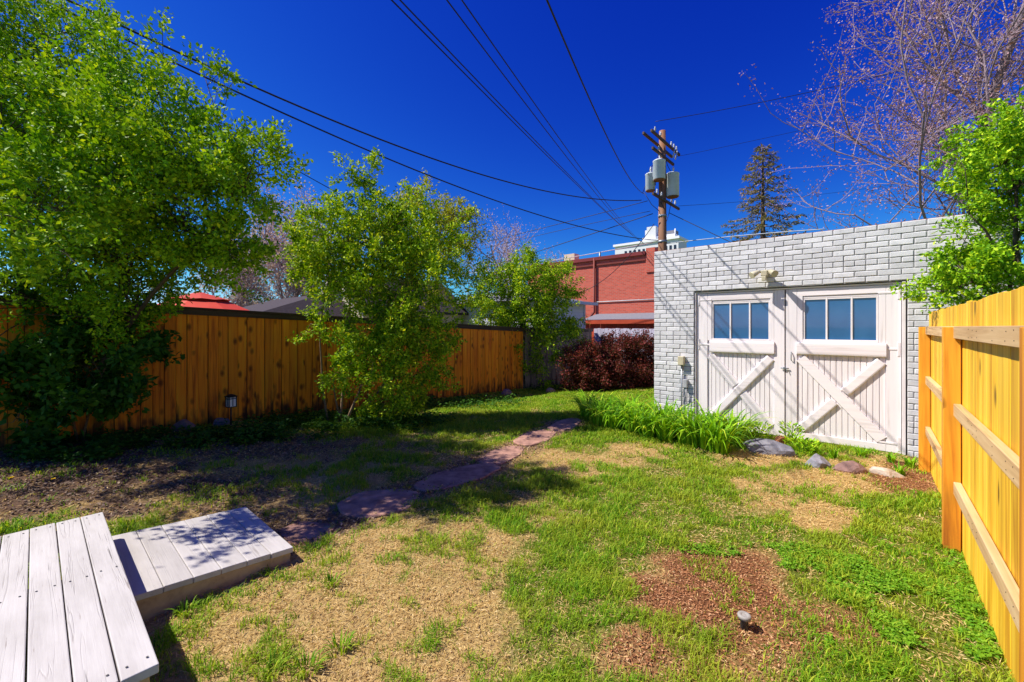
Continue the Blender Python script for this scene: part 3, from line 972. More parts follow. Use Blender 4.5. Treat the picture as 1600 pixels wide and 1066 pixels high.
# ---------------------------------------------------------------- path light, sprinkler
pl_ = ground_px(361, 664)
lt = thing('path_light', 'black lantern path light with pale panes by the cedar fence', 'garden light', pl_, YARD + .2)
part('stake', MB().tube([(0, 0, -.1), (0, 0, .34)], .012, 8).mesh('stake'), M['black_metal'], lt)
fm_ = MB()
for sx in (-1, 1):
    for sy in (-1, 1):
        fm_.box(sx * .055 - .006, sx * .055 + .006, sy * .055 - .006, sy * .055 + .006, .30, .46)
for a in (0, 1):
    for s_ in (-1, 1):
        if a:
            fm_.box(-.05, .05, s_ * .056 - .004, s_ * .056 + .004, .425, .435); fm_.box(-.004, .004, s_ * .056 - .003, s_ * .056 + .003, .31, .45)
        else:
            fm_.box(s_ * .056 - .004, s_ * .056 + .004, -.05, .05, .425, .435); fm_.box(s_ * .056 - .003, s_ * .056 + .003, -.004, .004, .31, .45)
fm_.box(-.062, .062, -.062, .062, .292, .302)
part('lantern_frame', fm_.mesh('frame'), M['black_metal'], lt)
part('lantern_lens', MB().box(-.05, .05, -.05, .05, .303, .45).mesh('lens'), M['lens'], lt)
part('lantern_cap', MB().lathe([(.10, .46), (.098, .468), (.03, .50), (.008, .505)], 4).mesh('cap'), M['black_metal'], lt, (0, 0, 0), (0, 0, R(45)))
sp_ = ground_px(1163, 984)
spk = thing('sprinkler_head', 'dark plastic pop-up sprinkler head standing in the bare mulch', 'sprinkler', sp_)
part('riser_pipe', MB().lathe([(.020, -.05), (.020, .055), (.024, .058), (.026, .066)], 18).mesh('riser'), M['sprinkler'], spk)
part('cap', MB().lathe([(.033, .064), (.034, .078), (.031, .083), (.016, .084), (.014, .080), (.010, .080)], 20).mesh('cap'), M['sprinkler_cap'], spk)

# ---------------------------------------------------------------- utility pole and wires
PY = 17.0
pb = at(1035, 511, PY)
up_ = thing('utility_pole', 'tall brown wooden utility pole with three transformers', 'utility pole', (pb.x, pb.y, -.4), YARD + R(90))
def pz(py):
    return EYE + (HY - py) / F * PY + .4
part('pole', MB().tube([(0, 0, 0), (0, 0, 4), (0, 0, pz(205))], [.20, .18, .13], 14).mesh('pole'), M['pole_wood'], up_)
def arm(zc, L, off, lowered=0.0, yo=-.16):
    return part('crossarm', bbox(L, .08, .10, .006, 1, M['arm_wood']), None, up_, (off, yo, zc), (0, lowered, 0))
arm(pz(228), 3.0, 0)
arm(pz(228), 3.0, 0, 0, .16)
arm(pz(252), 2.2, -.3)
arm(pz(318), 2.8, .05)
for xx, zc in ((-1.15, 222), (-.6, 222), (.55, 222), (.85, 222), (1.15, 222), (-.8, 246), (-.95, 312), (-.5, 312), (.6, 312), (1.0, 312)):
    part('insulator', MB().lathe([(.03, 0), (.045, .03), (.025, .05), (.05, .08), (.02, .12), (.03, .15)], 10).mesh('ins'), M['porcelain'], up_, (xx, -.16, pz(zc)))
for xx in (.35, .62):
    part('fuse_cutout', MB().tube([(xx, -.3, pz(245)), (xx + .05, -.36, pz(232))], .03, 8).mesh('cut'), M['porcelain'], up_)
def transformer(x, y, z0, rad, hgt):
    t = part('transformer', MB().lathe([(rad * .9, .03), (rad, .05), (rad, hgt - .06), (rad * 1.05, hgt - .05), (rad * 1.05, hgt - .02), (rad * .8, hgt + .02), (.05, hgt + .05)], 22).mesh('can'), M['transformer'], up_, (x, y, z0))
    part('base_ring', MB().lathe([(rad * .86, 0), (rad * .95, .02), (rad * .95, .045)], 22).mesh('ring'), M['rust'], t)
    part('bushing', MB().lathe([(.035, hgt + .03), (.06, hgt + .08), (.03, hgt + .12), (.05, hgt + .18), (.02, hgt + .3)], 10).mesh('bush'), M['porcelain'], t, (rad * .3, 0, 0))
    part('bracket', MB().box(-.04, .04, -.02, .02, .2, hgt - .2).mesh('bracket'), M['metal_grey'], t, (0, (rad + .01) * (-1 if y > 0 else 1), 0))
def loc_pole(px, dy):
    """local xy on the pole frame for a photo column at a depth offset"""
    w_ = at(px, 511, PY + dy) - Vector((pb.x, pb.y, EYE))
    m_ = Matrix.Rotation(-(YARD + R(90)), 3, 'Z')
    q = m_ @ Vector((w_.x, w_.y, 0))
    return q.x, q.y
a_ = loc_pole(1016, -.05); transformer(a_[0], a_[1], pz(300), .19, .72)
a_ = loc_pole(1030, -.42); transformer(a_[0], a_[1], pz(288), .235, .80)
a_ = loc_pole(1051, -.1); transformer(a_[0], a_[1], pz(310), .25, .98)
part('strap', MB().lathe([(.185, 0), (.187, .1)], 14).mesh('strap'), M['metal_grey'], up_, (0, 0, pz(380)))
part('strap', MB().lathe([(.175, 0), (.177, .1)], 14).mesh('strap'), M['metal_grey'], up_, (0, 0, pz(340)))
for d0, d1 in (((1004, 302, .1), (1016, 262, 0)), ((1016, 262, 0), (1030, 240, -.2)), ((1048, 268, 0), (1038, 240, -.1)), ((1006, 300, 0), (1030, 330, -.2)), ((1012, 270, -.2), (1040, 330, -.25)), ((1050, 310, -.1), (1040, 350, -.2))):
    a = at(d0[0], d0[1], PY + d0[2]); b = at(d1[0], d1[1], PY + d1[2])
    mid = (a + b) / 2 + Vector((0, 0, -.12))
    inv = Matrix.Rotation(-(YARD + R(90)), 3, 'Z')
    pts = [inv @ (p_ - Vector((pb.x, pb.y, -.4))) for p_ in (a, a.lerp(mid, .6), mid, mid.lerp(b, .4), b)]
    part('jumper', MB().tube(pts, .012, 5).mesh('jumper'), M['wire'], up_)

def wire(label, A, mid, B, rad=.012, mm='wire', name='power_line'):
    a = at(*A); b = at(*B)
    k = 0.0
    if mid:
        rr = (mid[0] - 800) / F
        den = (b.x - a.x) - rr * (b.y - a.y)
        t = (rr * a.y - a.x) / den
        q = a.lerp(b, t)
        z = EYE + (HY - mid[1]) / F * q.y
        k = (q.z - z) / max(t * (1 - t), 1e-3)
    org = a.lerp(b, .5)
    pts = []
    for i in range(41):
        t = (i / 40) ** 1.0
        p = a.lerp(b, t); p.z -= k * t * (1 - t)
        pts.append(p - org)
    ob = part(name, MB().tube(pts, rad, 5).mesh('wire'), M[mm], None, org)
    tag(ob, label, 'power line', 'overhead wires')
wire('thick black wire sweeping over the leafy tree, uppermost on its side', (60, -22, 5.4), (653, 240), (1002, 313, 16.7), .017)
wire('thick black wire running just under the uppermost sweeping wire', (40, -14, 5.2), (591, 242), (1030, 376, 17.2), .015)
wire('black wire disappearing behind the tall flowering shrub', (150, 90, 9), (438, 252), (760, 425, 25), .014)
wire('outer of four straight wires converging behind the utility pole, lowest slung', (560, -52, 4.6), (850, 239), (1012, 384, 40), .010)
wire('second lowest of four straight wires converging behind the utility pole', (575, -52, 4.6), (850, 234), (1010, 383, 40), .010)
wire('third of four straight wires converging behind the utility pole', (664, -45, 4.6), (850, 200), (1008, 382, 40), .009)
wire('highest of four straight wires converging behind the utility pole', (690, -45, 4.6), (850, 183), (1008, 381, 40), .009)
wire('single wire climbing steeply from the left transformer of the pole', (840, -35, 3.9), (928, 170), (1006, 303, 16.8), .011)
wire('single wire from the top crossarm towards the bare lilac tree', (1024, 190, 16.8), (1138, 170), (1420, 108, 15), .012)
wire('thin wire from the middle crossarm towards the bare lilac tree', (1052, 246, 16.8), (1200, 215), (1480, 150, 16), .007)
wire('thin lower wire leading off behind the conifer', (1060, 322, 17), (1150, 316), (1500, 268, 30), .008)
wire('upper twisted cable from the pole over the red brick roof', (640, 405, 26), (850, 356), (1012, 314, 16.9), .014)
wire('middle twisted cable from the pole over the red brick roof', (640, 420, 26), (850, 366), (1016, 330, 16.9), .011)
wire('lowest twisted cable with pale sleeves over the red brick roof', (700, 436, 26), (850, 390), (1020, 334, 16.9), .018)
wire('pale cable running along the top of the red building', (700, 432, 30), (900, 401), (1020, 379, 23), .024, 'wire_light')
wire('guy wire dropping from the pole behind the garage roof', (1046, 333, 17), (1090, 354), (1190, 402, 14), .014)
wire('pale sleeved cable skimming the garage roof', (1040, 381, 17), (1100, 374), (1290, 358, 13), .016, 'wire_light')
wire('slack cable from the pole down to the red brick wall', (1022, 350, 17), (985, 398), (905, 458, 19.5), .014)

# ---------------------------------------------------------------- far buildings
def wl_px(u, px):
    return on_u(px, 511, u)[0]
rb_u = 20.0
w0, w1 = wl_px(rb_u, 825), wl_px(rb_u, 1060)
ztop = on_u(1015, 397, rb_u)[1]
rb = thing('brick_building', 'red brick commercial building across the alley with downpipe', 'building', P(rb_u, w0, -.4), YARD)
Wd = w1 - w0
part('wall', MB().box(0, Wd, 0, 9, 0, ztop + .4).mesh('wall'), M['red_brick'], rb)
zr = ztop + .4
part('parapet_flashing', MB().box(-.1, wl_px(rb_u, 1009) - w0, -.12, .3, zr - .02, zr + .16).mesh('flash'), M['red_paint'], rb)
part('corner_pier', MB().box(wl_px(rb_u, 1010) - w0, wl_px(rb_u, 1024) - w0, -.06, .5, zr - .9, zr + .30).mesh('pier'), M['red_brick'], rb)
part('drip_edge', MB().box(-.1, wl_px(rb_u, 1009) - w0, -.07, 0, zr - .30, zr - .22).mesh('drip'), M['rust_pipe'], rb)
dx = wl_px(rb_u, 930) - w0
part('downpipe', MB().tube([(dx, -.1, zr + .1), (dx, -.1, on_u(930, 488, rb_u)[1] + .4), (dx - .15, -.2, on_u(930, 494, rb_u)[1] + .4), (dx - .45, -.35, 2.1), (dx - .5, -.35, 0)], .06, 8).mesh('pipe'), M['rust_pipe'], rb)
cz = on_u(980, 470, rb_u)[1] + .4
part('wall_conduit', MB().tube([(dx + .1, -.05, cz), (Wd, -.05, cz + .02)], .022, 6).mesh('conduit'), M['wire_light'], rb)
lx0, lx1 = wl_px(19, 917) - w0, wl_px(19, 1060) - w0
za, zb = on_u(970, 490, rb_u)[1] + .4, on_u(970, 499, 18.6)[1] + .4
part('lean_to_roof', MB().add([(lx0, 0, za), (lx1, 0, za), (lx1, -1.4, zb), (lx0, -1.4, zb), (lx0, 0, za - .08), (lx1, 0, za - .08), (lx1, -1.4, zb - .08), (lx0, -1.4, zb - .08)],
     [(3, 2, 1, 0), (4, 5, 6, 7), (0, 1, 5, 4), (2, 3, 7, 6), (1, 2, 6, 5), (3, 0, 4, 7)]).mesh('lean'), M['roof_grey'], rb)
part('lean_to_fascia', MB().box(lx0, lx1, -1.44, -1.40, zb - .22, zb - .02).mesh('fascia'), M['orange_paint'], rb)
x = lx0 + .05
while x < lx1:
    part('lean_to_board', bbox(.28, .03, zb - .2, .004, 1, M['orange_paint']), None, rb, (x + .15, -1.30, 0))
    x += .305
part('roof_box', MB().box(wl_px(24, 884) - w0, wl_px(24, 900) - w0, 3.8, 4.4, zr - .2, on_u(890, 398, 24)[1] + .4).mesh('rbox'), M['siding_cream'], rb)
part('vent_pipe', MB().tube([(dx - .05, .6, zr - .1), (dx - .05, .6, zr + .55)], .05, 8).mesh('vent'), M['metal_grey'], rb)

# white tower far away
tu = 140.0
def tz(py, px=1000, u=tu):
    return on_u(px, py, u)[1]
tw0 = wl_px(tu, 961)
tower = thing('white_tower', 'distant white high-rise with stepped penthouse behind the utility pole', 'building', P(tu, tw0, -1), YARD)
tx = lambda px, u=tu: wl_px(u, px) - tw0
zm = tz(381) + 1
part('main_block', MB().box(0, tx(1060), 0, 8, 0, zm).mesh('main'), M['tower_white'], tower)
part('cornice', MB().box(-.5, tx(1060) + .5, -.6, 8.5, zm + .02, zm + .8).mesh('cornice'), M['tower_white'], tower)
ub = tz(371, 1030) + 1
part('upper_block', MB().box(tx(1000), tx(1051), 2, 7.5, zm + .82, ub + 1.0).mesh('upper'), M['tower_white'], tower)
part('stair_tower', MB().box(tx(1008), tx(1022), 1.4, 7, zm + .83, tz(353, 1015) + 1).mesh('stair'), M['tower_white'], tower)
part('stair_tower_wing', MB().box(tx(1005), tx(1007.9), 1.6, 7, zm + .84, tz(359, 1006) + 1).mesh('wing'), M['tower_white'], tower)
part('penthouse', MB().box(tx(1023), tx(1048), 4, 7.3, ub + 1.02, tz(358, 1035) + 1).mesh('pent'), M['roof_grey'], tower)
part('flagpole', MB().tube([(tx(1050), 3, ub), (tx(1050), 3, tz(355, 1050) + 1)], .25, 6).mesh('flagpole'), M['tower_white'], tower)
wz0, wz1 = tz(400, 990) + 1, tz(391, 990) + 1
for row in range(2):
    for k in range(13):
        pxw = 976 + k * 7.0
        if pxw > 1054:
            break
        x0, x1 = tx(pxw), tx(pxw + 3.4)
        o_ = part('window', MB().box(x0, x1, -.12, -.02, wz0 - row * 5.5, wz1 - row * 5.5).mesh('window'), M['win_dark'], tower)

# neighbour buildings beyond the cedar fence
def gable_house(name, label, u, w, wx, dy, eave, ridge, wallm, roofm, base=-.4, axis='x'):
    t = thing(name, label, 'shed' if dy < 5 else 'garage', P(u, w, base), YARD)
    h = eave - base; rg = ridge - base
    # gable faces -y; ridge runs along y
    vs = [(-wx / 2, 0, 0), (wx / 2, 0, 0), (wx / 2, 0, h), (0, 0, rg), (-wx / 2, 0, h), (-wx / 2, dy, 0), (wx / 2, dy, 0), (wx / 2, dy, h), (0, dy, rg), (-wx / 2, dy, h)]
    part('wall', MB().add(vs, [(0, 1, 2, 3, 4), (9, 8, 7, 6, 5), (1, 6, 7, 2), (5, 0, 4, 9)]).mesh('wall'), M[wallm], t)
    ov = .3
    for s_ in (-1, 1):
        sl = (rg - h) / (wx / 2)
        ex = wx / 2 + ov
        ez = h - sl * ov
        vs = [(0, -ov, rg + .02), (s_ * ex, -ov, ez + .02), (s_ * ex, dy + ov, ez + .02), (0, dy + ov, rg + .02), (0, -ov, rg + .12), (s_ * ex, -ov, ez + .12), (s_ * ex, dy + ov, ez + .12), (0, dy + ov, rg + .12)]
        part('roof_slope', MB().add(vs, [(0, 1, 2, 3), (7, 6, 5, 4), (0, 4, 5, 1), (1, 5, 6, 2), (2, 6, 7, 3), (3, 7, 4, 0)]).mesh('slope'), M[roofm], t)
        vs = [(0, -ov - .03, rg - .10), (s_ * ex, -ov - .03, ez - .10), (s_ * ex, -ov - .03, ez + .12), (0, -ov - .03, rg + .12), (0, -ov - .005, rg - .10), (s_ * ex, -ov - .005, ez - .10), (s_ * ex, -ov - .005, ez + .12), (0, -ov - .005, rg + .12)]
        part('barge_board', MB().add(vs, [(0, 1, 2, 3), (7, 6, 5, 4), (0, 4, 5, 1), (1, 5, 6, 2), (2, 6, 7, 3), (3, 7, 4, 0)]).mesh('barge'), M['siding_cream'], t)
    zz = .2
    while zz < h - .1:
        part('clapboard', bbox(wx - .02, .02, .11, .004, 1, M[wallm]), None, t, (0, -.012, zz), (-.05, 0, 0))
        zz += .12
    return t
gable_house('garden_shed', 'cream clapboard gable end peeping over the cedar fence', 7.6, -15.2, 3.4, 4.5, 2.35, 3.6, 'siding_cream', 'roof_dark')
ls = thing('low_garage', 'low building with dark shingle roof beyond the cedar fence', 'garage', P(4.4, -17.5, -.3), YARD)
part('wall', MB().box(-3, 3, 0, 5, 0, 2.3).mesh('wall'), M['siding_cream'], ls)
part('roof', MB().add([(-3.3, -.3, 2.25), (3.3, -.3, 2.25), (3.3, 5.3, 2.25), (-3.3, 5.3, 2.25), (-2.2, 2.5, 3.15), (2.2, 2.5, 3.15)], [(0, 1, 5, 4), (1, 2, 5), (2, 3, 4, 5), (3, 0, 4), (3, 2, 1, 0)]).mesh('roof'), M['roof_dark'], ls)
wh = thing('white_garage', 'white sided garage with low hipped grey roof behind the slender shrub', 'garage', P(12.3, -11.9, -.4), YARD)
part('wall', MB().box(-2.4, 2.4, 0, 3.4, 0, 3.05).mesh('wall'), M['siding_white'], wh)
part('roof', MB().add([(-2.75, -.35, 3.06), (2.75, -.35, 3.06), (2.75, 3.75, 3.06), (-2.75, 3.75, 3.06), (0, 1.5, 3.75), (0, 1.9, 3.75)], [(0, 1, 4), (1, 2, 5, 4), (2, 3, 5), (3, 0, 4, 5), (3, 2, 1, 0)]).mesh('roof'), M['roof_grey'], wh)
part('gutter', MB().box(2.76, 2.86, -.35, 3.75, 2.98, 3.10).mesh('gutter'), M['siding_white'], wh)
part('corner_board', MB().box(2.402, 2.43, 3.28, 3.42, 0, 3.0).mesh('cornerb'), M['siding_white'], wh)
zz = .1
while zz < 2.95:
    part('clapboard', bbox(.02, 3.25, .125, .004, 1, M['siding_white']), None, wh, (2.408, 1.64, zz), (0, .05, 0))
    zz += .135

# red patio umbrella
uc = at(312, 457, 8.3)
um = thing('patio_umbrella', 'red two-tier patio umbrella showing above the cedar fence', 'umbrella', (uc.x, uc.y, -.1), .3)
def canopy(r0, z0, r1, z1, n=8):
    vs = [(r1 * math.cos(2 * math.pi * k / n), r1 * math.sin(2 * math.pi * k / n), z1) for k in range(n)]
    mids = []
    for k in range(n):
        t = 2 * math.pi * (k + .5) / n
        mids.append((r0 * .93 * math.cos(t), r0 * .93 * math.sin(t), z0 + .02))
    vs += [(r0 * math.cos(2 * math.pi * k / n), r0 * math.sin(2 * math.pi * k / n), z0) for k in range(n)] + mids
    fs = []
    for k in range(n):
        k2 = (k + 1) % n
        fs += [(k, n + k, 2 * n + k), (k, 2 * n + k, k2), (k2, 2 * n + k, n + k2)]
    return vs, fs
topz = uc.z + .1
v1, f1 = canopy(.55, topz - .16, .05, topz)
v2, f2 = canopy(1.45, topz - .62, .40, topz - .13)
part('top_vent', MB().add(v1, f1).mesh('vent'), M['umbrella'], um)
part('canopy', MB().add(v2, f2).mesh('canopy'), M['umbrella'], um)
part('pole', MB().tube([(0, 0, 0), (0, 0, topz - .02)], .022, 8).mesh('pole'), M['bark'], um)
part('base', MB().lathe([(.28, 0), (.28, .05), (.05, .09), (.03, .2)], 20).mesh('base'), M['black_metal'], um)

# ---------------------------------------------------------------- leaves, blades, branches
def unit(v):
    return v / np.maximum(np.linalg.norm(v, axis=-1, keepdims=True), 1e-9)
def leaf_mesh(name, pos, axis_, nrm, L, W):
    """folded diamond leaves, one island each"""
    N = len(pos)
    axis_ = unit(axis_)
    side = unit(np.cross(axis_, nrm))
    n2 = np.cross(side, axis_)
    L = np.broadcast_to(np.asarray(L), (N,))[:, None]; W = np.broadcast_to(np.asarray(W), (N,))[:, None]
    V = np.empty((N, 4, 3), np.float32)
    V[:, 0] = pos
    V[:, 1] = pos + axis_ * L * .45 + side * W * .5 + n2 * W * .15
    V[:, 2] = pos + axis_ * L - n2 * L * .08
    V[:, 3] = pos + axis_ * L * .45 - side * W * .5 + n2 * W * .15
    b = (np.arange(N) * 4)[:, None]
    T = np.concatenate([b + np.array([[0, 1, 2]]), b + np.array([[0, 2, 3]])], 1).reshape(-1, 3)
    return np_mesh(name, V.reshape(-1, 3), T)
def blade_mesh(name, pos, H, W, az, lean, droop):
    """bent strap blades: two segments and a tip"""
    N = len(pos)
    d = np.stack([np.cos(az), np.sin(az), np.zeros(N)], -1)
    s = np.stack([-np.sin(az), np.cos(az), np.zeros(N)], -1)
    up = np.array([0, 0, 1.0])
    H = np.broadcast_to(np.asarray(H, float), (N,))[:, None]; W = np.broadcast_to(np.asarray(W, float), (N,))[:, None]
    lean = np.broadcast_to(np.asarray(lean, float), (N,))[:, None]; droop = np.broadcast_to(np.asarray(droop, float), (N,))[:, None]
    mid = pos + up * H * .6 + d * H * lean * .45
    tip = pos + up * H * (1 - droop) + d * H * lean * 1.25
    V = np.empty((N, 5, 3), np.float32)
    V[:, 0] = pos - s * W * .5; V[:, 1] = pos + s * W * .5
    V[:, 2] = mid - s * W * .42; V[:, 3] = mid + s * W * .42
    V[:, 4] = tip
    b = (np.arange(N) * 5)[:, None]
    T = np.concatenate([b + np.array([[0, 1, 3]]), b + np.array([[0, 3, 2]]), b + np.array([[2, 3, 4]])], 1).reshape(-1, 3)
    return np_mesh(name, V.reshape(-1, 3), T)

def foliage_points(blobs, per_twig, twig_len, spread, bias=.5):
    """leaf clumps: ellipsoid > sprays > twigs > leaves; returns positions, twig directions, spray anchors"""
    PO, AX, ST = [], [], []
    for c_, rad, n in blobs:
        rad = np.array(rad)
        rs = float(np.clip(rad.mean() * .42, .10, .42))
        per_spray = 150 if n > 700 else 70
        ns = max(3, int(n / per_spray))
        d = unit(rng.normal(size=(ns, 3)))
        rr = rng.random(ns) ** bias
        sc_ = np.array(c_) + d * rr[:, None] * rad
        sd = unit(d * .9 + rng.normal(size=(ns, 3)) * .55 + np.array([0, 0, .55]))
        slen = rs * (1.0 + 1.3 * rng.random(ns))
        ST.append((sc_, sd * slen[:, None]))
        nt_ = max(2, int(n / ns / per_twig))
        t = rng.random((ns, nt_)) ** .8
        wid = (1.05 - .75 * t) * rs * .55
        off = unit(rng.normal(size=(ns, nt_, 3))) * (wid * rng.random((ns, nt_)) ** .6)[..., None]
        ctr = (sc_[:, None] + sd[:, None] * (t * slen[:, None])[..., None] + off).reshape(-1, 3)
        td = unit(np.repeat(sd, nt_, 0) * .8 + off.reshape(-1, 3) / rs * .9 + rng.normal(size=(ns * nt_, 3)) * .4)
        m_ = len(ctr)
        tt = rng.random((m_, per_twig))
        tl = twig_len * (.5 + rng.random((m_, 1)))
        p = ctr[:, None] + td[:, None] * (tt * tl)[..., None] + rng.normal(size=(m_, per_twig, 3)) * spread
        PO.append(p.reshape(-1, 3))
        AX.append(np.repeat(td, per_twig, 0))
    return np.concatenate(PO), np.concatenate(AX), ST
def make_shrub(root, blobs, leafmat_, barkmat, leafL, leafW, stems, per_twig=14, twig_len=.28, spread=.05, limb_r=.03, crown_name='crown', trunk_name='trunk', twig_frac=.9, dens=1.0):
    """root: Empty; blobs and stems in world space"""
    org = np.array(root.location)
    blobs = [(c_, rad_, int(n_ * dens)) for c_, rad_, n_ in blobs]
    PO, AX, ST = foliage_points(blobs, per_twig, twig_len, spread)
    N = len(PO)
    ax = unit(AX * .55 + rng.normal(size=(N, 3)) * .6)
    nr = unit(rng.normal(size=(N, 3)) * .75 + np.array([0, 0, .7]))
    me = leaf_mesh(crown_name, PO - org, ax, nr, leafL * (.6 + .8 * rng.random(N)), leafW * (.6 + .8 * rng.random(N)))
    part(crown_name, me, M[leafmat_], root)
    br = MB()
    o = Vector(root.location)
    rr = random.Random(len(PO))
    nodes = []
    for pts, r0 in stems:
        pts = [Vector(p) for p in pts]
        # smooth subdivision of the stem
        fine = []
        for i in range(len(pts) - 1):
            for t in (0, .33, .66):
                fine.append(pts[i].lerp(pts[i + 1], t) + Vector((rr.uniform(-1, 1), rr.uniform(-1, 1), 0)) * r0 * .6)
        fine.append(pts[-1])
        n = len(fine)
        br.tube([p - o for p in fine], [r0 * (1 - .75 * i / (n - 1)) for i in range(n)], 7)
        nodes += [(p, r0 * (1 - .7 * i / (n - 1))) for i, p in enumerate(fine) if i > n * .3]
    for (ctr, td), (c_, rad, n) in zip(ST, blobs):
        cv = Vector(c_)
        base, rb_ = min(nodes, key=lambda q: (q[0] - cv).length)
        mid = base.lerp(cv, .55) + Vector((rr.uniform(-.1, .1), rr.uniform(-.1, .1), .12))
        rl = min(limb_r, rb_ * .8)
        br.tube([base - o, mid - o, cv - o], [rl, rl * .7, rl * .4], 5)
        for k in range(len(ctr)):
            if rr.random() < twig_frac:
                a = cv.lerp(base, rr.uniform(0, .5)); b = Vector(ctr[k]) + Vector(td[k])
                m_ = a.lerp(b, .5) + Vector((rr.uniform(-.06, .06), rr.uniform(-.06, .06), .05))
                br.tube([a - o, m_ - o, b - o], [rl * .34, rl * .24, .003], 4, False)
    part(trunk_name, br.mesh(trunk_name), M[barkmat], root)

def bl(px, py, Y, rx, ry, rd, n):
    c_ = at(px, py, Y)
    return (tuple(c_), (rx / F * Y, rd, ry / F * Y), n)

# big leafy tree in front of the cedar fence
tb = ground_px(62, 700)
t = thing('leafy_tree', 'large spreading spring-green tree leaning over the cedar fence', 'tree', (tb.x, tb.y, tb.z))
YT = 5.8
blobs = [bl(-120, 60, YT, 130, 150, 1.2, 5000), bl(-100, 300, YT, 140, 160, 1.2, 6000), bl(20, 90, YT, 90, 85, 1.0, 5600), bl(110, 135, 5.4, 90, 68, 1.0, 5400), bl(185, 205, 5.0, 90, 70, .9, 5200),
    bl(265, 225, 4.7, 80, 65, .7, 4200), bl(330, 275, 4.5, 68, 55, .6, 3000), bl(385, 290, 4.4, 42, 35, .4, 1300), bl(60, 230, YT - .1, 120, 100, 1.1, 8000), bl(170, 270, 4.1, 85, 60, .5, 2600), bl(100, 330, 3.9, 80, 50, .45, 1800),
    bl(170, 300, 5.4, 120, 80, 1.0, 7600), bl(280, 345, 4.9, 110, 60, .7, 5600), bl(50, 370, YT - .2, 120, 90, 1.0, 7600), bl(190, 405, 5.5, 130, 60, .9, 7000),
    bl(310, 405, 5.2, 75, 44, .6, 3000), bl(360, 395, 5.0, 35, 38, .4, 1100), bl(425, 252, 4.4, 26, 18, .2, 330), bl(405, 225, 4.4, 20, 12, .2, 180), bl(275, 95, 5.0, 16, 34, .25, 330), bl(320, 120, 4.9, 28, 28, .3, 420), bl(150, 45, YT, 28, 25, .3, 420),
    bl(215, 445, YT - .1, 34, 22, .4, 500), bl(60, 470, YT - .4, 110, 60, .8, 5200), bl(140, 500, YT - .3, 80, 50, .6, 3400),
    bl(40, 395, 3.35, 60, 45, .25, 240), bl(-40, 330, 3.3, 60, 50, .3, 260), bl(-60, 250, 3.1, 60, 50, .3, 180), bl(110, 400, 3.5, 40, 30, .2, 220), bl(-130, 260, 3.5, 80, 70, .4, 300), ((-5.6, 4.5, 3.9), (1.1, .8, .7), 1900), ((-7.0, 4.6, 4.6), (1.2, .9, .8), 1900), ((-6.4, 5.4, 4.8), (1.2, .8, .8), 1600), ((-4.9, 4.3, 3.0), (.7, .5, .5), 600)]
stems = [([at(62, 700, 5.65) - Vector((0, 0, .1)), at(40, 560, 5.8), at(22, 400, 6.0), at(30, 240, 6.0), at(60, 100, 6.0)], .085),
    ([at(75, 700, 5.7), at(110, 540, 5.9), at(160, 380, 6.0), at(230, 270, 6.0)], .06), ([at(50, 700, 5.65), at(-20, 480, 5.9), at(-70, 300, 6), at(-110, 80, 6)], .07),
    ([at(85, 700, 5.75), at(180, 530, 5.6), at(270, 420, 5.1), at(370, 320, 4.6)], .04), ([at(22, 400, 6.0), at(20, 330, 4.8), at(-30, 330, 3.5)], .03)]
make_shrub(t, blobs, 'leaf_left', 'bark', .050, .031, stems, 12, .16, .030, dens=1.5)
# dark undergrowth shrub at its foot
sb_ = ground_px(120, 690)
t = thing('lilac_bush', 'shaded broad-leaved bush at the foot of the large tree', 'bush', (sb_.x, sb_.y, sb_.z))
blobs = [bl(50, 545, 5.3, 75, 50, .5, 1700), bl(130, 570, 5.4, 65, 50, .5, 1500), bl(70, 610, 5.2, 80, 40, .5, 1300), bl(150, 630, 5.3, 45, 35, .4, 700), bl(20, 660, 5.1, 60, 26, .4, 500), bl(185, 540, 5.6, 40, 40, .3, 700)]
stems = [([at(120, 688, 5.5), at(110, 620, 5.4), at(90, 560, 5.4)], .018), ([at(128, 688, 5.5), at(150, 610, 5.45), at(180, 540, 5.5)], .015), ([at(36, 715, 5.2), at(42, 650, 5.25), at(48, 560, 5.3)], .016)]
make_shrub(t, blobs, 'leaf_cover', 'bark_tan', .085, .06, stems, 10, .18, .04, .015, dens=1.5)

# tall middle shrub
sb_ = ground_px(540, 652)
t = thing('tall_shrub', 'tall many-stemmed yellow-green shrub with upright sprays at the cedar fence', 'shrub', (sb_.x, sb_.y, sb_.z))
YS = 7.35
blobs = [bl(545, 375, YS, 70, 52, .7, 3200), bl(500, 395, YS, 52, 52, .6, 1900), bl(590, 395, YS, 80, 60, .8, 4200), bl(655, 400, YS + .1, 62, 60, .7, 3200), bl(560, 450, YS, 80, 52, .8, 4200), bl(640, 460, YS, 75, 60, .8, 4600),
    bl(600, 520, YS, 75, 55, .8, 4400), bl(655, 535, YS, 45, 50, .5, 2200), bl(585, 555, YS, 50, 38, .5, 1900), bl(615, 595, YS - .1, 68, 45, .7, 3600), bl(528, 585, YS - .1, 30, 22, .25, 260), bl(632, 628, YS + .1, 36, 18, .35, 600),
    bl(545, 300, YS, 8, 40, .10, 260), bl(572, 295, YS, 9, 40, .10, 300), bl(590, 278, YS, 7, 34, .10, 260), bl(541, 275, YS, 5, 18, .06, 120), bl(510, 330, YS, 18, 18, .2, 260), bl(590, 340, YS, 30, 30, .3, 800), bl(480, 350, YS, 22, 16, .2, 260), bl(470, 400, YS, 22, 30, .25, 420), bl(478, 522, YS, 18, 12, .2, 160)]
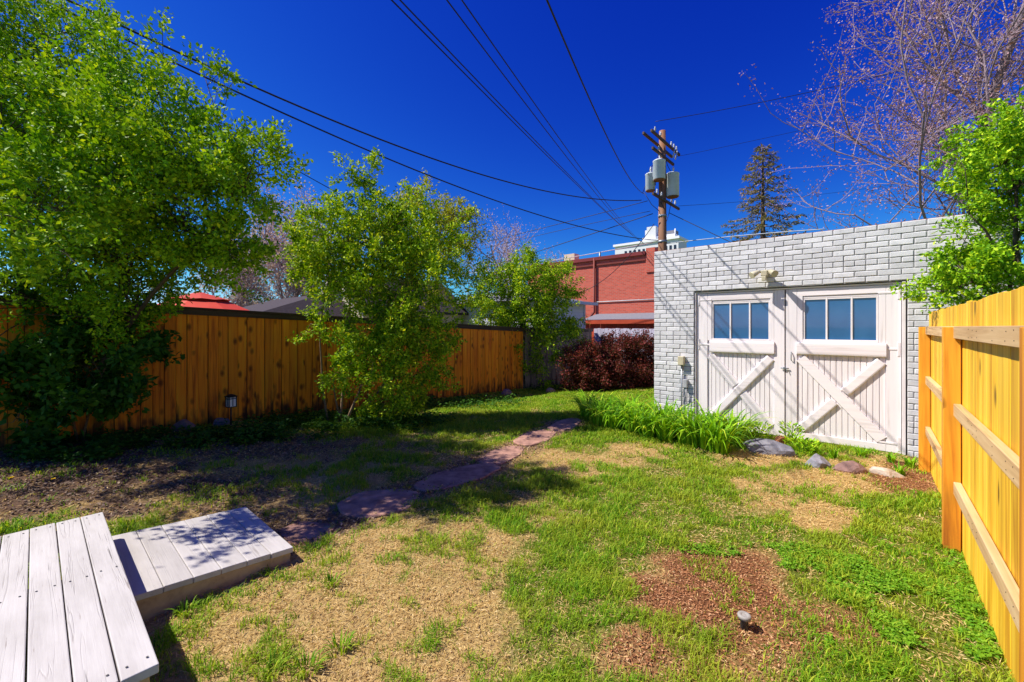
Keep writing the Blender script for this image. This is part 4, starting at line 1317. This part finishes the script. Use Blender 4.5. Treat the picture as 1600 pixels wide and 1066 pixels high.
stems = [([at(512, 662, YS - .1), at(503, 590, YS), at(500, 510, YS), at(515, 420, YS)], .022), ([at(528, 664, YS - .1), at(540, 590, YS), at(548, 470, YS), at(560, 380, YS), at(572, 300, YS)], .024), ([at(540, 664, YS - .1), at(570, 590, YS), at(600, 500, YS), at(640, 420, YS)], .026),
    ([at(534, 664, YS), at(520, 600, YS), at(545, 480, YS), at(545, 330, YS)], .018), ([at(555, 660, YS), at(600, 600, YS), at(640, 540, YS)], .02)]
make_shrub(t, blobs, 'leaf_mid', 'bark_tan', .058, .033, stems, 12, .16, .03, .02, dens=1.8)

# olive tree behind the fence
t = thing('olive_tree', 'olive-yellow round-topped tree behind the tall shrub', 'tree', (at(680, 511, 14.2).x, 14.2, -.3))
blobs = [bl(680, 350, 14.2, 58, 42, 1.2, 3000), bl(640, 380, 14.2, 55, 45, 1.2, 2600), bl(712, 375, 14.3, 34, 45, .9, 1700), bl(690, 420, 14.2, 60, 45, 1.2, 2600), bl(600, 400, 14.2, 50, 40, 1, 1700), bl(660, 322, 14.2, 25, 20, .5, 500), bl(715, 335, 14.2, 22, 22, .5, 500)]
stems = [([(at(680, 511, 14.2).x, 14.2, -.4), at(680, 470, 14.2), at(685, 400, 14.2), at(690, 350, 14.2)], .09), ([at(680, 480, 14.2), at(650, 420, 14.2), at(640, 370, 14.2)], .05)]
make_shrub(t, blobs, 'leaf_olive', 'bark', .085, .045, stems, 12, .25, .06, .03, dens=1.7)

# slender shrub by the grey fence
sb_ = ground_px(818, 606)
t = thing('slender_shrub', 'airy yellow-green shrub standing where cedar and grey fence meet', 'shrub', (sb_.x, sb_.y, sb_.z))
YB = sb_.y
blobs = [bl(815, 470, YB, 70, 40, .9, 6080), bl(770, 475, YB, 42, 40, .7, 3230), bl(860, 485, YB, 42, 42, .7, 3230), bl(820, 520, YB, 66, 36, .8, 5320), bl(780, 535, YB, 34, 36, .6, 2090), bl(865, 530, YB, 36, 28, .6, 1710), bl(880, 440, YB, 26, 18, .4, 798), bl(820, 430, YB, 42, 20, .6, 1900),
    bl(815, 410, YB, 12, 16, .3, 304), bl(800, 570, YB, 40, 24, .5, 1330), bl(785, 590, YB, 26, 14, .4, 570), bl(840, 575, YB, 30, 22, .4, 798)]
stems = [([at(815, 608, YB) - Vector((0, 0, .1)), at(815, 570, YB), at(812, 520, YB), at(820, 450, YB)], .06), ([at(816, 600, YB), at(845, 545, YB), at(860, 490, YB)], .03), ([at(814, 600, YB), at(785, 545, YB), at(772, 480, YB)], .03)]
make_shrub(t, blobs, 'leaf_mid', 'bark', .078, .042, stems, 12, .22, .045, .02, dens=1.6)

# bush over the right fence
t = thing('overhanging_bush', 'bright green bush between the pine fence and the garage wall', 'bush', P(6.1, 1.25, 0))
YR = 4.05
blobs = [bl(1590, 215, YR, 40, 30, .4, 1300), bl(1555, 262, YR, 40, 34, .4, 1500), bl(1590, 290, YR, 50, 50, .5, 2400), bl(1560, 306, YR, 34, 24, .35, 1000), bl(1602, 360, YR, 46, 44, .45, 2200), bl(1548, 408, YR + .1, 38, 18, .3, 1000), bl(1580, 420, YR, 60, 35, .5, 2600), bl(1512, 425, YR + .1, 38, 20, .3, 1200),
    bl(1470, 455, YR + .2, 34, 16, .25, 900), bl(1530, 450, YR + .1, 50, 22, .3, 1500), bl(1640, 300, YR, 50, 110, .6, 3000), bl(1650, 430, YR, 50, 60, .6, 2000), bl(1500, 392, YR + .1, 14, 8, .12, 120), bl(1500, 248, YR, 18, 10, .12, 160), bl(1598, 178, YR, 14, 12, .15, 160)]
stems = [([P(6.1, 1.25, -.1), at(1600, 480, YR), at(1590, 380, YR), at(1590, 250, YR)], .035), ([P(6.1, 1.2, 0), at(1570, 470, YR), at(1520, 440, YR), at(1475, 460, YR + .2)], .022), ([P(6.15, 1.25, 0), at(1575, 430, YR), at(1545, 370, YR), at(1515, 335, YR)], .02)]
make_shrub(t, blobs, 'leaf_right', 'bark', .040, .025, stems, 12, .11, .02, .014, dens=1.35)

# dark red barberry hedge in front of the back fence
hb = P(11.9, -5.2, gzs(*P(11.9, -5.2).xy))
t = thing('barberry_hedge', 'dark red barberry hedge between grey fence and garage', 'hedge', hb)
blobs = []
rr = random.Random(12)
for k in range(11):
    px = 905 + k * 14
    for py, ry in ((559 - min(k, 5) * 2, 11), (580, 16), (600, 14)):
        blobs.append(bl(px + rr.uniform(-4, 4), py + rr.uniform(-4, 3), 12.4 + rr.uniform(-.25, .25), 15, ry, .55, 620))
blobs.append(bl(1000, 543, 12.4, 18, 7, .4, 300)); blobs.append(bl(960, 546, 12.4, 16, 7, .4, 250))
stems = [([at(px, 618, 12.4), at(px + rr.uniform(-12, 12), 580, 12.4), at(px + rr.uniform(-14, 14), 550, 12.4)], .02) for px in range(900, 1050, 14)]
make_shrub(t, blobs, 'leaf_red', 'bark_pale', .055, .036, stems, 12, .2, .06, .012, dens=3.2)

# bare budding trees
def bare_tree(name, label, base, H, spread, levels, barkm, budm, seed, lean=(0, 0), nb=5, bud=.05, r0=.16, start=.3, group=None, budn=7, up=.25, limbs=None):
    t = thing(name, label, 'tree', base, 0, group)
    rr = random.Random(seed)
    mb = MB()
    tips = []
    def grow(p, d, L, r, lev):
        n = 5
        pts = [p.copy()]; dd = d.copy()
        for i in range(n):
            dd = (dd + Vector((rr.uniform(-1, 1), rr.uniform(-1, 1), rr.uniform(-.6, .9))) * .30).normalized()
            pts.append(pts[-1] + dd * L / n)
        mb.tube(pts, [r * (1 - .55 * i / n) for i in range(n + 1)], 6 if lev < 2 else 3, False)
        if lev >= levels:
            tips.append((pts[-1], dd)); tips.append((pts[-3], dd)); tips.append((pts[-2], dd))
            return
        k = nb if lev else nb + 2
        if lev == 0 and limbs:
            for tgt, t_ in limbs:
                j = min(int(t_ * n), n - 1)
                q = pts[j].lerp(pts[j + 1], t_ * n - j)
                v_ = Vector(tgt) - Vector(base) - q
                grow(q, v_.normalized(), v_.length * 1.06, r * .24, 1)
            return
        for i in range(k):
            t_ = (start if lev == 0 else .25) + (1 - (start if lev == 0 else .25)) * (i + rr.random()) / k
            j = min(int(t_ * n), n - 1)
            q = pts[j].lerp(pts[j + 1], t_ * n - j)
            side = Vector((rr.uniform(-1, 1), rr.uniform(-1, 1), rr.uniform(-.35, .8))).normalized()
            nd_ = (dd * .45 + side * spread + Vector((0, 0, up))).normalized()
            grow(q, nd_, L * rr.uniform(.45, .68), r * .52, lev + 1)
    grow(Vector((0, 0, 0)), Vector((lean[0], lean[1], 1)).normalized(), H, r0, 0)
    part('branches', mb.mesh('branches'), M[barkm], t)
    A = np.array([tuple(p) for p, d in tips]); D = np.array([tuple(d) for p, d in tips])
    A = np.repeat(A, budn, 0); D = np.repeat(D, budn, 0)
    N = len(A)
    pos = A + rng.normal(size=(N, 3)) * bud * 2.2
    part('buds', leaf_mesh('buds', pos, D + rng.normal(size=(N, 3)), rng.normal(size=(N, 3)), bud * (.6 + .8 * rng.random(N)), bud * .6), M[budm], t)
    return t
bt0 = at(1592, 511, 13.0)
LB = [((1300, 262, 12.2), .30), ((1395, 215, 12.8), .38), ((1370, 105, 12.4), .45), ((1430, 150, 12), .45), ((1420, 20, 12.6), .55), ((1490, 60, 12), .6), ((1440, 290, 12.5), .32), ((1500, 200, 11.8), .5), ((1540, -40, 12.5), .7),
      ((1500, 300, 12.6), .35), ((1380, 330, 12.8), .22), ((1620, 60, 12), .6), ((1560, 120, 11.5), .6), ((1680, 200, 12.5), .4), ((1470, -60, 12.5), .7), ((1640, -80, 12.6), .8)]
bare_tree('bare_tree', 'large bare lilac-grey tree with russet buds rising behind the garage', (bt0.x, bt0.y, -.3), 11.5, .95, 3, 'bark_pale', 'bud', 21, (-.10, 0), 7, .066, .20, .25, None, 13, .10, [(at(*q), t_) for q, t_ in LB])
bare_tree('bare_tree', 'pale leafless tree showing behind the slender and tall shrubs', (at(748, 511, 31).x, 31, -.4), 6.2, .9, 3, 'bark_pale', 'bud_lilac', 22, (0, 0), 6, .10, .16, .3, None, 6)
bare_tree('bare_tree', 'leafless lilac tree behind the left side of the tall shrub', (at(478, 511, 24).x, 24, -.4), 6.0, .9, 3, 'bark_pale', 'bud_lilac', 23, (0, 0), 6, .10, .15, .3, None, 6)
bare_tree('bare_tree', 'low leafless thicket tree above the dark shingle roof', (at(425, 511, 22).x, 22, -.4), 5.2, 1.0, 3, 'bark_pale', 'bud_lilac', 24, (0, 0), 7, .12, .14, .2, None, 10)
bare_tree('bare_tree', 'low leafless tree between umbrella and shingle roof', (at(385, 511, 23).x, 23, -.4), 5.0, 1.0, 3, 'bark_pale', 'bud_lilac', 25, (0, 0), 7, .12, .14, .2, None, 10)

# conifer behind the garage
cb_ = at(1192, 511, 34)
t = thing('spruce_tree', 'tall sparse spruce standing behind the garage roof', 'tree', (cb_.x, cb_.y, -.4))
Ht = EYE + (HY - 226) / F * 34 + .4
part('trunk', MB().tube([(0, 0, 0), (0, 0, Ht * .5), (0, 0, Ht)], [.34, .2, .03], 10).mesh('trunk'), M['bark'], t)
rr = random.Random(31)
mb = MB()
pos, axs = [], []
z = 5.0
while z < Ht - .15:
    f = 1 - (z - 5.0) / (Ht - 5.0)
    Lm = .3 + 4.4 * f ** .75
    k = 6
    a0 = rr.uniform(0, 6.28)
    for i in range(k):
        a = a0 + 6.283 * i / k + rr.uniform(-.3, .3)
        L = Lm * rr.uniform(.6, 1.12)
        d = Vector((math.cos(a), math.sin(a), 0))
        tip = Vector((0, 0, z)) + d * L + Vector((0, 0, -.16 * L + .05))
        midp = Vector((0, 0, z)) + d * L * .55 + Vector((0, 0, -.14 * L))
        mb.tube([(0, 0, z), midp, tip], [.03, .02, .006], 3, False)
        ns = int(6 + L * 13)
        for s_ in range(ns):
            q = (s_ + rr.random()) / ns
            q = .18 + .82 * q
            c_ = Vector((0, 0, z)).lerp(midp, q / .55) if q < .55 else midp.lerp(tip, (q - .55) / .45)
            sd = d.cross(Vector((0, 0, 1))) * rr.uniform(-1, 1) + d * .6 + Vector((0, 0, rr.uniform(-.45, .25)))
            for e in range(2):
                pos.append(c_ + sd * rr.uniform(0, .32) * (1.1 - q * .6)); axs.append(sd)
    z += rr.uniform(.42, .66)
part('branches', mb.mesh('branches'), M['bark_pale'], t)
pos = np.array([tuple(p) for p in pos]); axs = np.array([tuple(p) for p in axs])
part('needles', leaf_mesh('needles', pos, axs + rng.normal(size=pos.shape) * .25, rng.normal(size=pos.shape) * .5 + np.array([0, 0, 1]), .30 * (.6 + .7 * rng.random(len(pos))), .10), M['needle'], t)

# ---------------------------------------------------------------- daylilies and bedding plants
def clump(name, label, cat, base, n, H, W, spread, mm, group, leanmul=1.0):
    az = rng.random(n) * 6.283
    off = np.stack([np.cos(az), np.sin(az), np.zeros(n)], -1) * (rng.random(n) ** .6 * spread)[:, None]
    me = None
    lean = (.35 + .7 * rng.random(n)) * leanmul
    droop = .15 + .55 * rng.random(n)
    h = H * (.6 + .6 * rng.random(n))
    # four-segment strap leaves
    d = np.stack([np.cos(az), np.sin(az), np.zeros(n)], -1) ; s = np.stack([-np.sin(az), np.cos(az), np.zeros(n)], -1)
    K = 5
    V = np.empty((n, 2 * K + 1, 3), np.float32)
    for k in range(K + 1):
        t_ = k / K
        c_ = off + np.array([0, 0, 1.0]) * (h * (t_ * 1.35 - (.35 + droop) * t_ ** 2.6))[:, None] + d * (h * lean * t_ ** 1.7)[:, None]
        wd = W * (1 - t_ ** 2.2) * (.75 + .25 * min(1, t_ * 4))
        if k < K:
            V[:, 2 * k] = c_ - s * wd / 2; V[:, 2 * k + 1] = c_ + s * wd / 2
        else:
            V[:, 2 * K] = c_
    b = (np.arange(n) * (2 * K + 1))[:, None]
    tri = []
    for k in range(K - 1):
        tri += [[2 * k, 2 * k + 1, 2 * k + 3], [2 * k, 2 * k + 3, 2 * k + 2]]
    tri += [[2 * K - 2, 2 * K - 1, 2 * K]]
    T = np.concatenate([b + np.array([q]) for q in tri], 1).reshape(-1, 3)
    ob = part(name, np_mesh(name, V.reshape(-1, 3), T), M[mm], None, base)
    return tag(ob, label, cat, group)
rr = random.Random(40)
LG = 'daylilies in the bed at the garage corner'
for k in range(17):
    t_ = k / 16
    px = 918 + 218 * t_ + rr.uniform(-8, 8)
    py = 655 + 44 * t_ + (10 if k % 2 else -7) * (.6 + .4 * t_)
    b = ground_px(px, py)
    clump('daylily', 'bushy daylily clump with arching strap leaves in the garage corner bed', 'daylily', b, 85, .54, .032, .14, 'leaf_lily', LG)
wg = 'weeds in the bed along the garage doors'
def leafy(name, label, base, n, H, rad, L, mm, group):
    az = rng.random(n) * 6.283
    r = rad * np.sqrt(rng.random(n))
    p = np.stack([np.cos(az) * r, np.sin(az) * r, H * rng.random(n)], -1)
    ax = np.stack([np.cos(az), np.sin(az), .5 + rng.random(n)], -1)
    ob = thing(name, label, 'plant', base, 0, group)
    part('leaves', leaf_mesh(name, p, ax, rng.normal(size=(n, 3)) * .5 + np.array([0, 0, 1]), L * (.6 + .8 * rng.random(n)), L * .42), M[mm], ob)
    sm = MB()
    for k in range(0, n, 12):
        sm.tube([(p[k, 0] * .2, p[k, 1] * .2, -.01), (p[k, 0] * .7, p[k, 1] * .7, p[k, 2] * .6), tuple(p[k])], .003, 4, False)
    part('stem', sm.mesh('stem'), M['leaf_cover'], ob)
    return ob
for px, py, n, H, rad, lab in [(1165, 688, 260, .26, .2, 'leafy weed clump behind the blue-grey boulder'), (1185, 684, 200, .2, .16, 'low bushy weed between boulder and door leaf'), (1236, 694, 200, .28, .14, 'upright leafy weed beside the terracotta lump'),
        (1250, 706, 160, .16, .16, 'sprawling weed between boulder and dark angular rock'), (1264, 708, 120, .15, .12, 'small weed behind the dark angular rock')]:
    leafy('weed', lab, ground_px(px, py), n, H, rad, .055, 'leaf_right', wg)
for px, py, lab in [(1302, 716, 'spiky weed between dark and purplish rocks'), (1346, 713, 'spiky weed at the foot of the door, behind the pale rock'), (1391, 722, 'small spiky weed near the door corner'), (1422, 730, 'spiky weed beside the far fence post'), (1405, 742, 'spiky weed at the tip of the pale rock')]:
    clump('weed', lab, 'plant', ground_px(px, py), 26, .15, .018, .05, 'leaf_lily', wg, .8)
tg = 'coarse tufts in the dry grass'
for px, py, lab in [(287, 962, 'coarse grass tuft at the corner of deck and step'), (518, 915, 'dark tuft in dry grass out from the step'), (425, 1052, 'tuft in dry grass out from the deck shadow'), (478, 1050, 'leafy tuft out in the dry grass'), (530, 1018, 'broad tuft in the middle of the dry grass')]:
    clump('grass_tuft', lab, 'grass tuft', ground_px(px, py), 46, .075, .008, .06, 'grass', tg, .9)
for px, py in [(165, 741), (83, 757), (18, 755)]:
    b = ground_px(px, py)
    n = 40
    az = rng.random(n) * 6.283
    p = np.zeros((n, 3)); p[:, 2] = .05
    ob = part('dandelion', leaf_mesh('dandelion', p, np.stack([np.cos(az), np.sin(az), .3 + .6 * rng.random(n)], -1), np.tile([0, 0, 1.0], (n, 1)), .022, .010), M['yellow_petal'], None, b)
    tag(ob, 'yellow dandelion flower in the shaded dirt', 'dandelion', 'dandelions in the shaded dirt')

# ---------------------------------------------------------------- lawn cover (uncountable)
def keep_mask(x, y, margin=0.0):
    u, w = uw(x, y)
    k = (w > FW + .06) & (w < .5) & (u < 14.1)
    k &= ~((u > GU - .02) & (w > GW0 - .02))
    k &= ~((u < .34) & (w > -4.12) & (w < -2.08))
    k &= ~((u > .3) & (u < 1.2) & (w > -4.1) & (w < -3.08))
    for poly in stone_in:
        inside = np.zeros(x.shape, bool)
        n = len(poly)
        j = n - 1
        for i in range(n):
            xi, yi = poly[i]; xj, yj = poly[j]
            cnd = ((yi > y) != (yj > y)) & (x < (xj - xi) * (y - yi) / (yj - yi + 1e-12) + xi)
            inside ^= cnd
            j = i
        k &= ~inside
    return k
def scatter(N, rmin=.9, rmax=15.5, amax=R(62)):
    a = rng.uniform(-amax, amax, N)
    r = rmin + (rmax - rmin) * rng.random(N)
    x = r * np.sin(a); y = r * np.cos(a)
    k = keep_mask(x, y)
    return x[k], y[k], r[k]
# green blades
x, y, r = scatter(740000)
g, mu_, di = lawn_fields(x, y)
n1 = vnoise(x, y, 2.3, 31); n2 = vnoise(x, y, 6.5, 32); n3 = vnoise(x, y, 17.0, 33)
q = g + 1.0 * (n1 - .5) + 1.0 * (n2 - .5) + .85 * (n3 - .5)
pk = np.clip(np.clip((q - .28) * 1.9, 0.03, 1) + .45 * sstep(.70, .86, n3) * sstep(.40, .62, n2), 0, 1) * (1 - .6 * di) * (1 - .55 * mu_)
k = rng.random(len(x)) < pk
x, y, r, q = x[k], y[k], r[k], q[k]
N = len(x)
H = (.022 + .034 * np.clip(q, 0, 1.2)) * (.6 + .8 * rng.random(N))
pos = np.stack([x, y, gz(x, y) - .004], -1)
me = blade_mesh('grass', pos, H, .0022 + .00085 * r, rng.random(N) * 6.283, .15 + .9 * rng.random(N), .05 + .35 * rng.random(N))
ob = part('grass', me, M['grass'])
ob['kind'] = 'stuff'; tag(ob, 'patchy green lawn grass across the back yard', 'grass')
print('grass', N)
# dry thatch
x, y, r = scatter(430000)
g, mu_, di = lawn_fields(x, y)
q = g + 1.0 * (vnoise(x, y, 2.3, 31) - .5) + .95 * (vnoise(x, y, 6.5, 32) - .5) + .75 * (vnoise(x, y, 17.0, 33) - .5)
pk = np.clip(1.15 - q * 1.15, .04, 1) * (1 - .85 * di) * (1 - .9 * mu_)
k = rng.random(len(x)) < pk
x, y, r = x[k], y[k], r[k]
N = len(x)
pos = np.stack([x, y, gz(x, y) + .002 + .010 * rng.random(N)], -1)
az = rng.random(N) * 6.283
ax = np.stack([np.cos(az), np.sin(az), rng.normal(size=N) * .35 + .12], -1)
me = leaf_mesh('dry_thatch', pos, ax, rng.normal(size=(N, 3)) * .35 + np.array([0, 0, 1]), .014 + .026 * rng.random(N) + .0015 * r, .0024 + .0008 * r)
ob = part('dry_thatch', me, M['thatch'])
ob['kind'] = 'stuff'; tag(ob, 'straw-coloured dead grass in the bare lawn patches', 'dry grass')
print('thatch', N)
# mulch chips
x, y, r = scatter(420000, .9, 8)
g, mu_, di = lawn_fields(x, y)
k = rng.random(len(x)) < mu_ * .9
x, y, r = x[k], y[k], r[k]
N = len(x)
az = rng.random(N) * 6.283
pos = np.stack([x, y, gz(x, y) + .002 + .008 * rng.random(N)], -1)
ob = part('mulch_chips', leaf_mesh('mulch', pos, np.stack([np.cos(az), np.sin(az), rng.normal(size=N) * .3 + .08], -1), rng.normal(size=(N, 3)) * .4 + np.array([0, 0, 1]), .008 + .018 * rng.random(N), .004 + .006 * rng.random(N)), M['chips'])
ob['kind'] = 'stuff'; tag(ob, 'reddish brown wood mulch around the sprinkler and garage bed', 'mulch')
print('chips', N)
# leaf litter under the trees
x, y, r = scatter(150000, 2.5, 10)
g, mu_, di = lawn_fields(x, y)
k = rng.random(len(x)) < di * .8
x, y, r = x[k], y[k], r[k]
N = len(x)
az = rng.random(N) * 6.283
pos = np.stack([x, y, gz(x, y) + .002 + .008 * rng.random(N)], -1)
ob = part('leaf_litter', leaf_mesh('litter', pos, np.stack([np.cos(az), np.sin(az), rng.normal(size=N) * .3 + .08], -1), rng.normal(size=(N, 3)) * .4 + np.array([0, 0, 1]), .02 + .03 * rng.random(N), .010 + .014 * rng.random(N)), M['litter'])
ob['kind'] = 'stuff'; tag(ob, 'dark leaf litter on the bare soil under the trees', 'leaf litter')
# clover and ground cover
def cover(name, label, spots, n, mm, Lf, hgt, cut=.62):
    PX = []
    for cx, cy, rx, ry, wgt in spots:
        m_ = int(n * wgt)
        a = rng.random(m_) * 6.283; rr_ = np.sqrt(rng.random(m_))
        px = cx + rx * rr_ * np.cos(a); py = cy + ry * rr_ * np.sin(a)
        Y = F * EYE / (py - HY); X = (px - 800) / F * Y
        for _ in range(3):
            z = gz(X, Y); Y = F * (EYE - z) / (py - HY); X = (px - 800) / F * Y
        PX.append(np.stack([X, Y], -1))
    XY = np.concatenate(PX)
    x, y = XY[:, 0], XY[:, 1]
    k = keep_mask(x, y) & (vnoise(x, y, 5.0, 51) + .5 * vnoise(x, y, 14, 52) > cut)
    x, y = x[k], y[k]
    N = len(x)
    h = hgt * rng.random(N) * (.4 + .9 * vnoise(x, y, 6, 53))
    pos = np.stack([x, y, gz(x, y) + h], -1)
    az = rng.random(N) * 6.283
    ob = part(name, leaf_mesh(name, pos, np.stack([np.cos(az), np.sin(az), .25 + rng.normal(size=N) * .25], -1), rng.normal(size=(N, 3)) * .35 + np.array([0, 0, 1]), Lf * (.6 + .8 * rng.random(N)), Lf * .7), M[mm])
    ob['kind'] = 'stuff'; tag(ob, label, 'ground cover')
cover('clover', 'bright clover spreading between the mulch and the pine fence', [(1370, 915, 80, 36, .9), (1290, 880, 80, 16, .5), (1440, 965, 80, 50, 1.0), (1500, 890, 55, 50, .5), (1190, 862, 130, 10, .4), (1330, 1050, 60, 22, .3), (1540, 990, 40, 50, .5), (1310, 1010, 22, 26, .2)], 6000, 'clover', .019, .035, .82)
cover('vinca', 'dark green ground cover along the foot of the cedar fence', [(230, 690, 190, 14, 1.2), (430, 678, 100, 14, .8), (560, 660, 150, 12, 1.0), (720, 632, 110, 8, .7), (100, 710, 90, 16, .6), (880, 608, 110, 5, .5), (620, 668, 60, 8, .3)], 3200, 'leaf_cover', .06, .16)
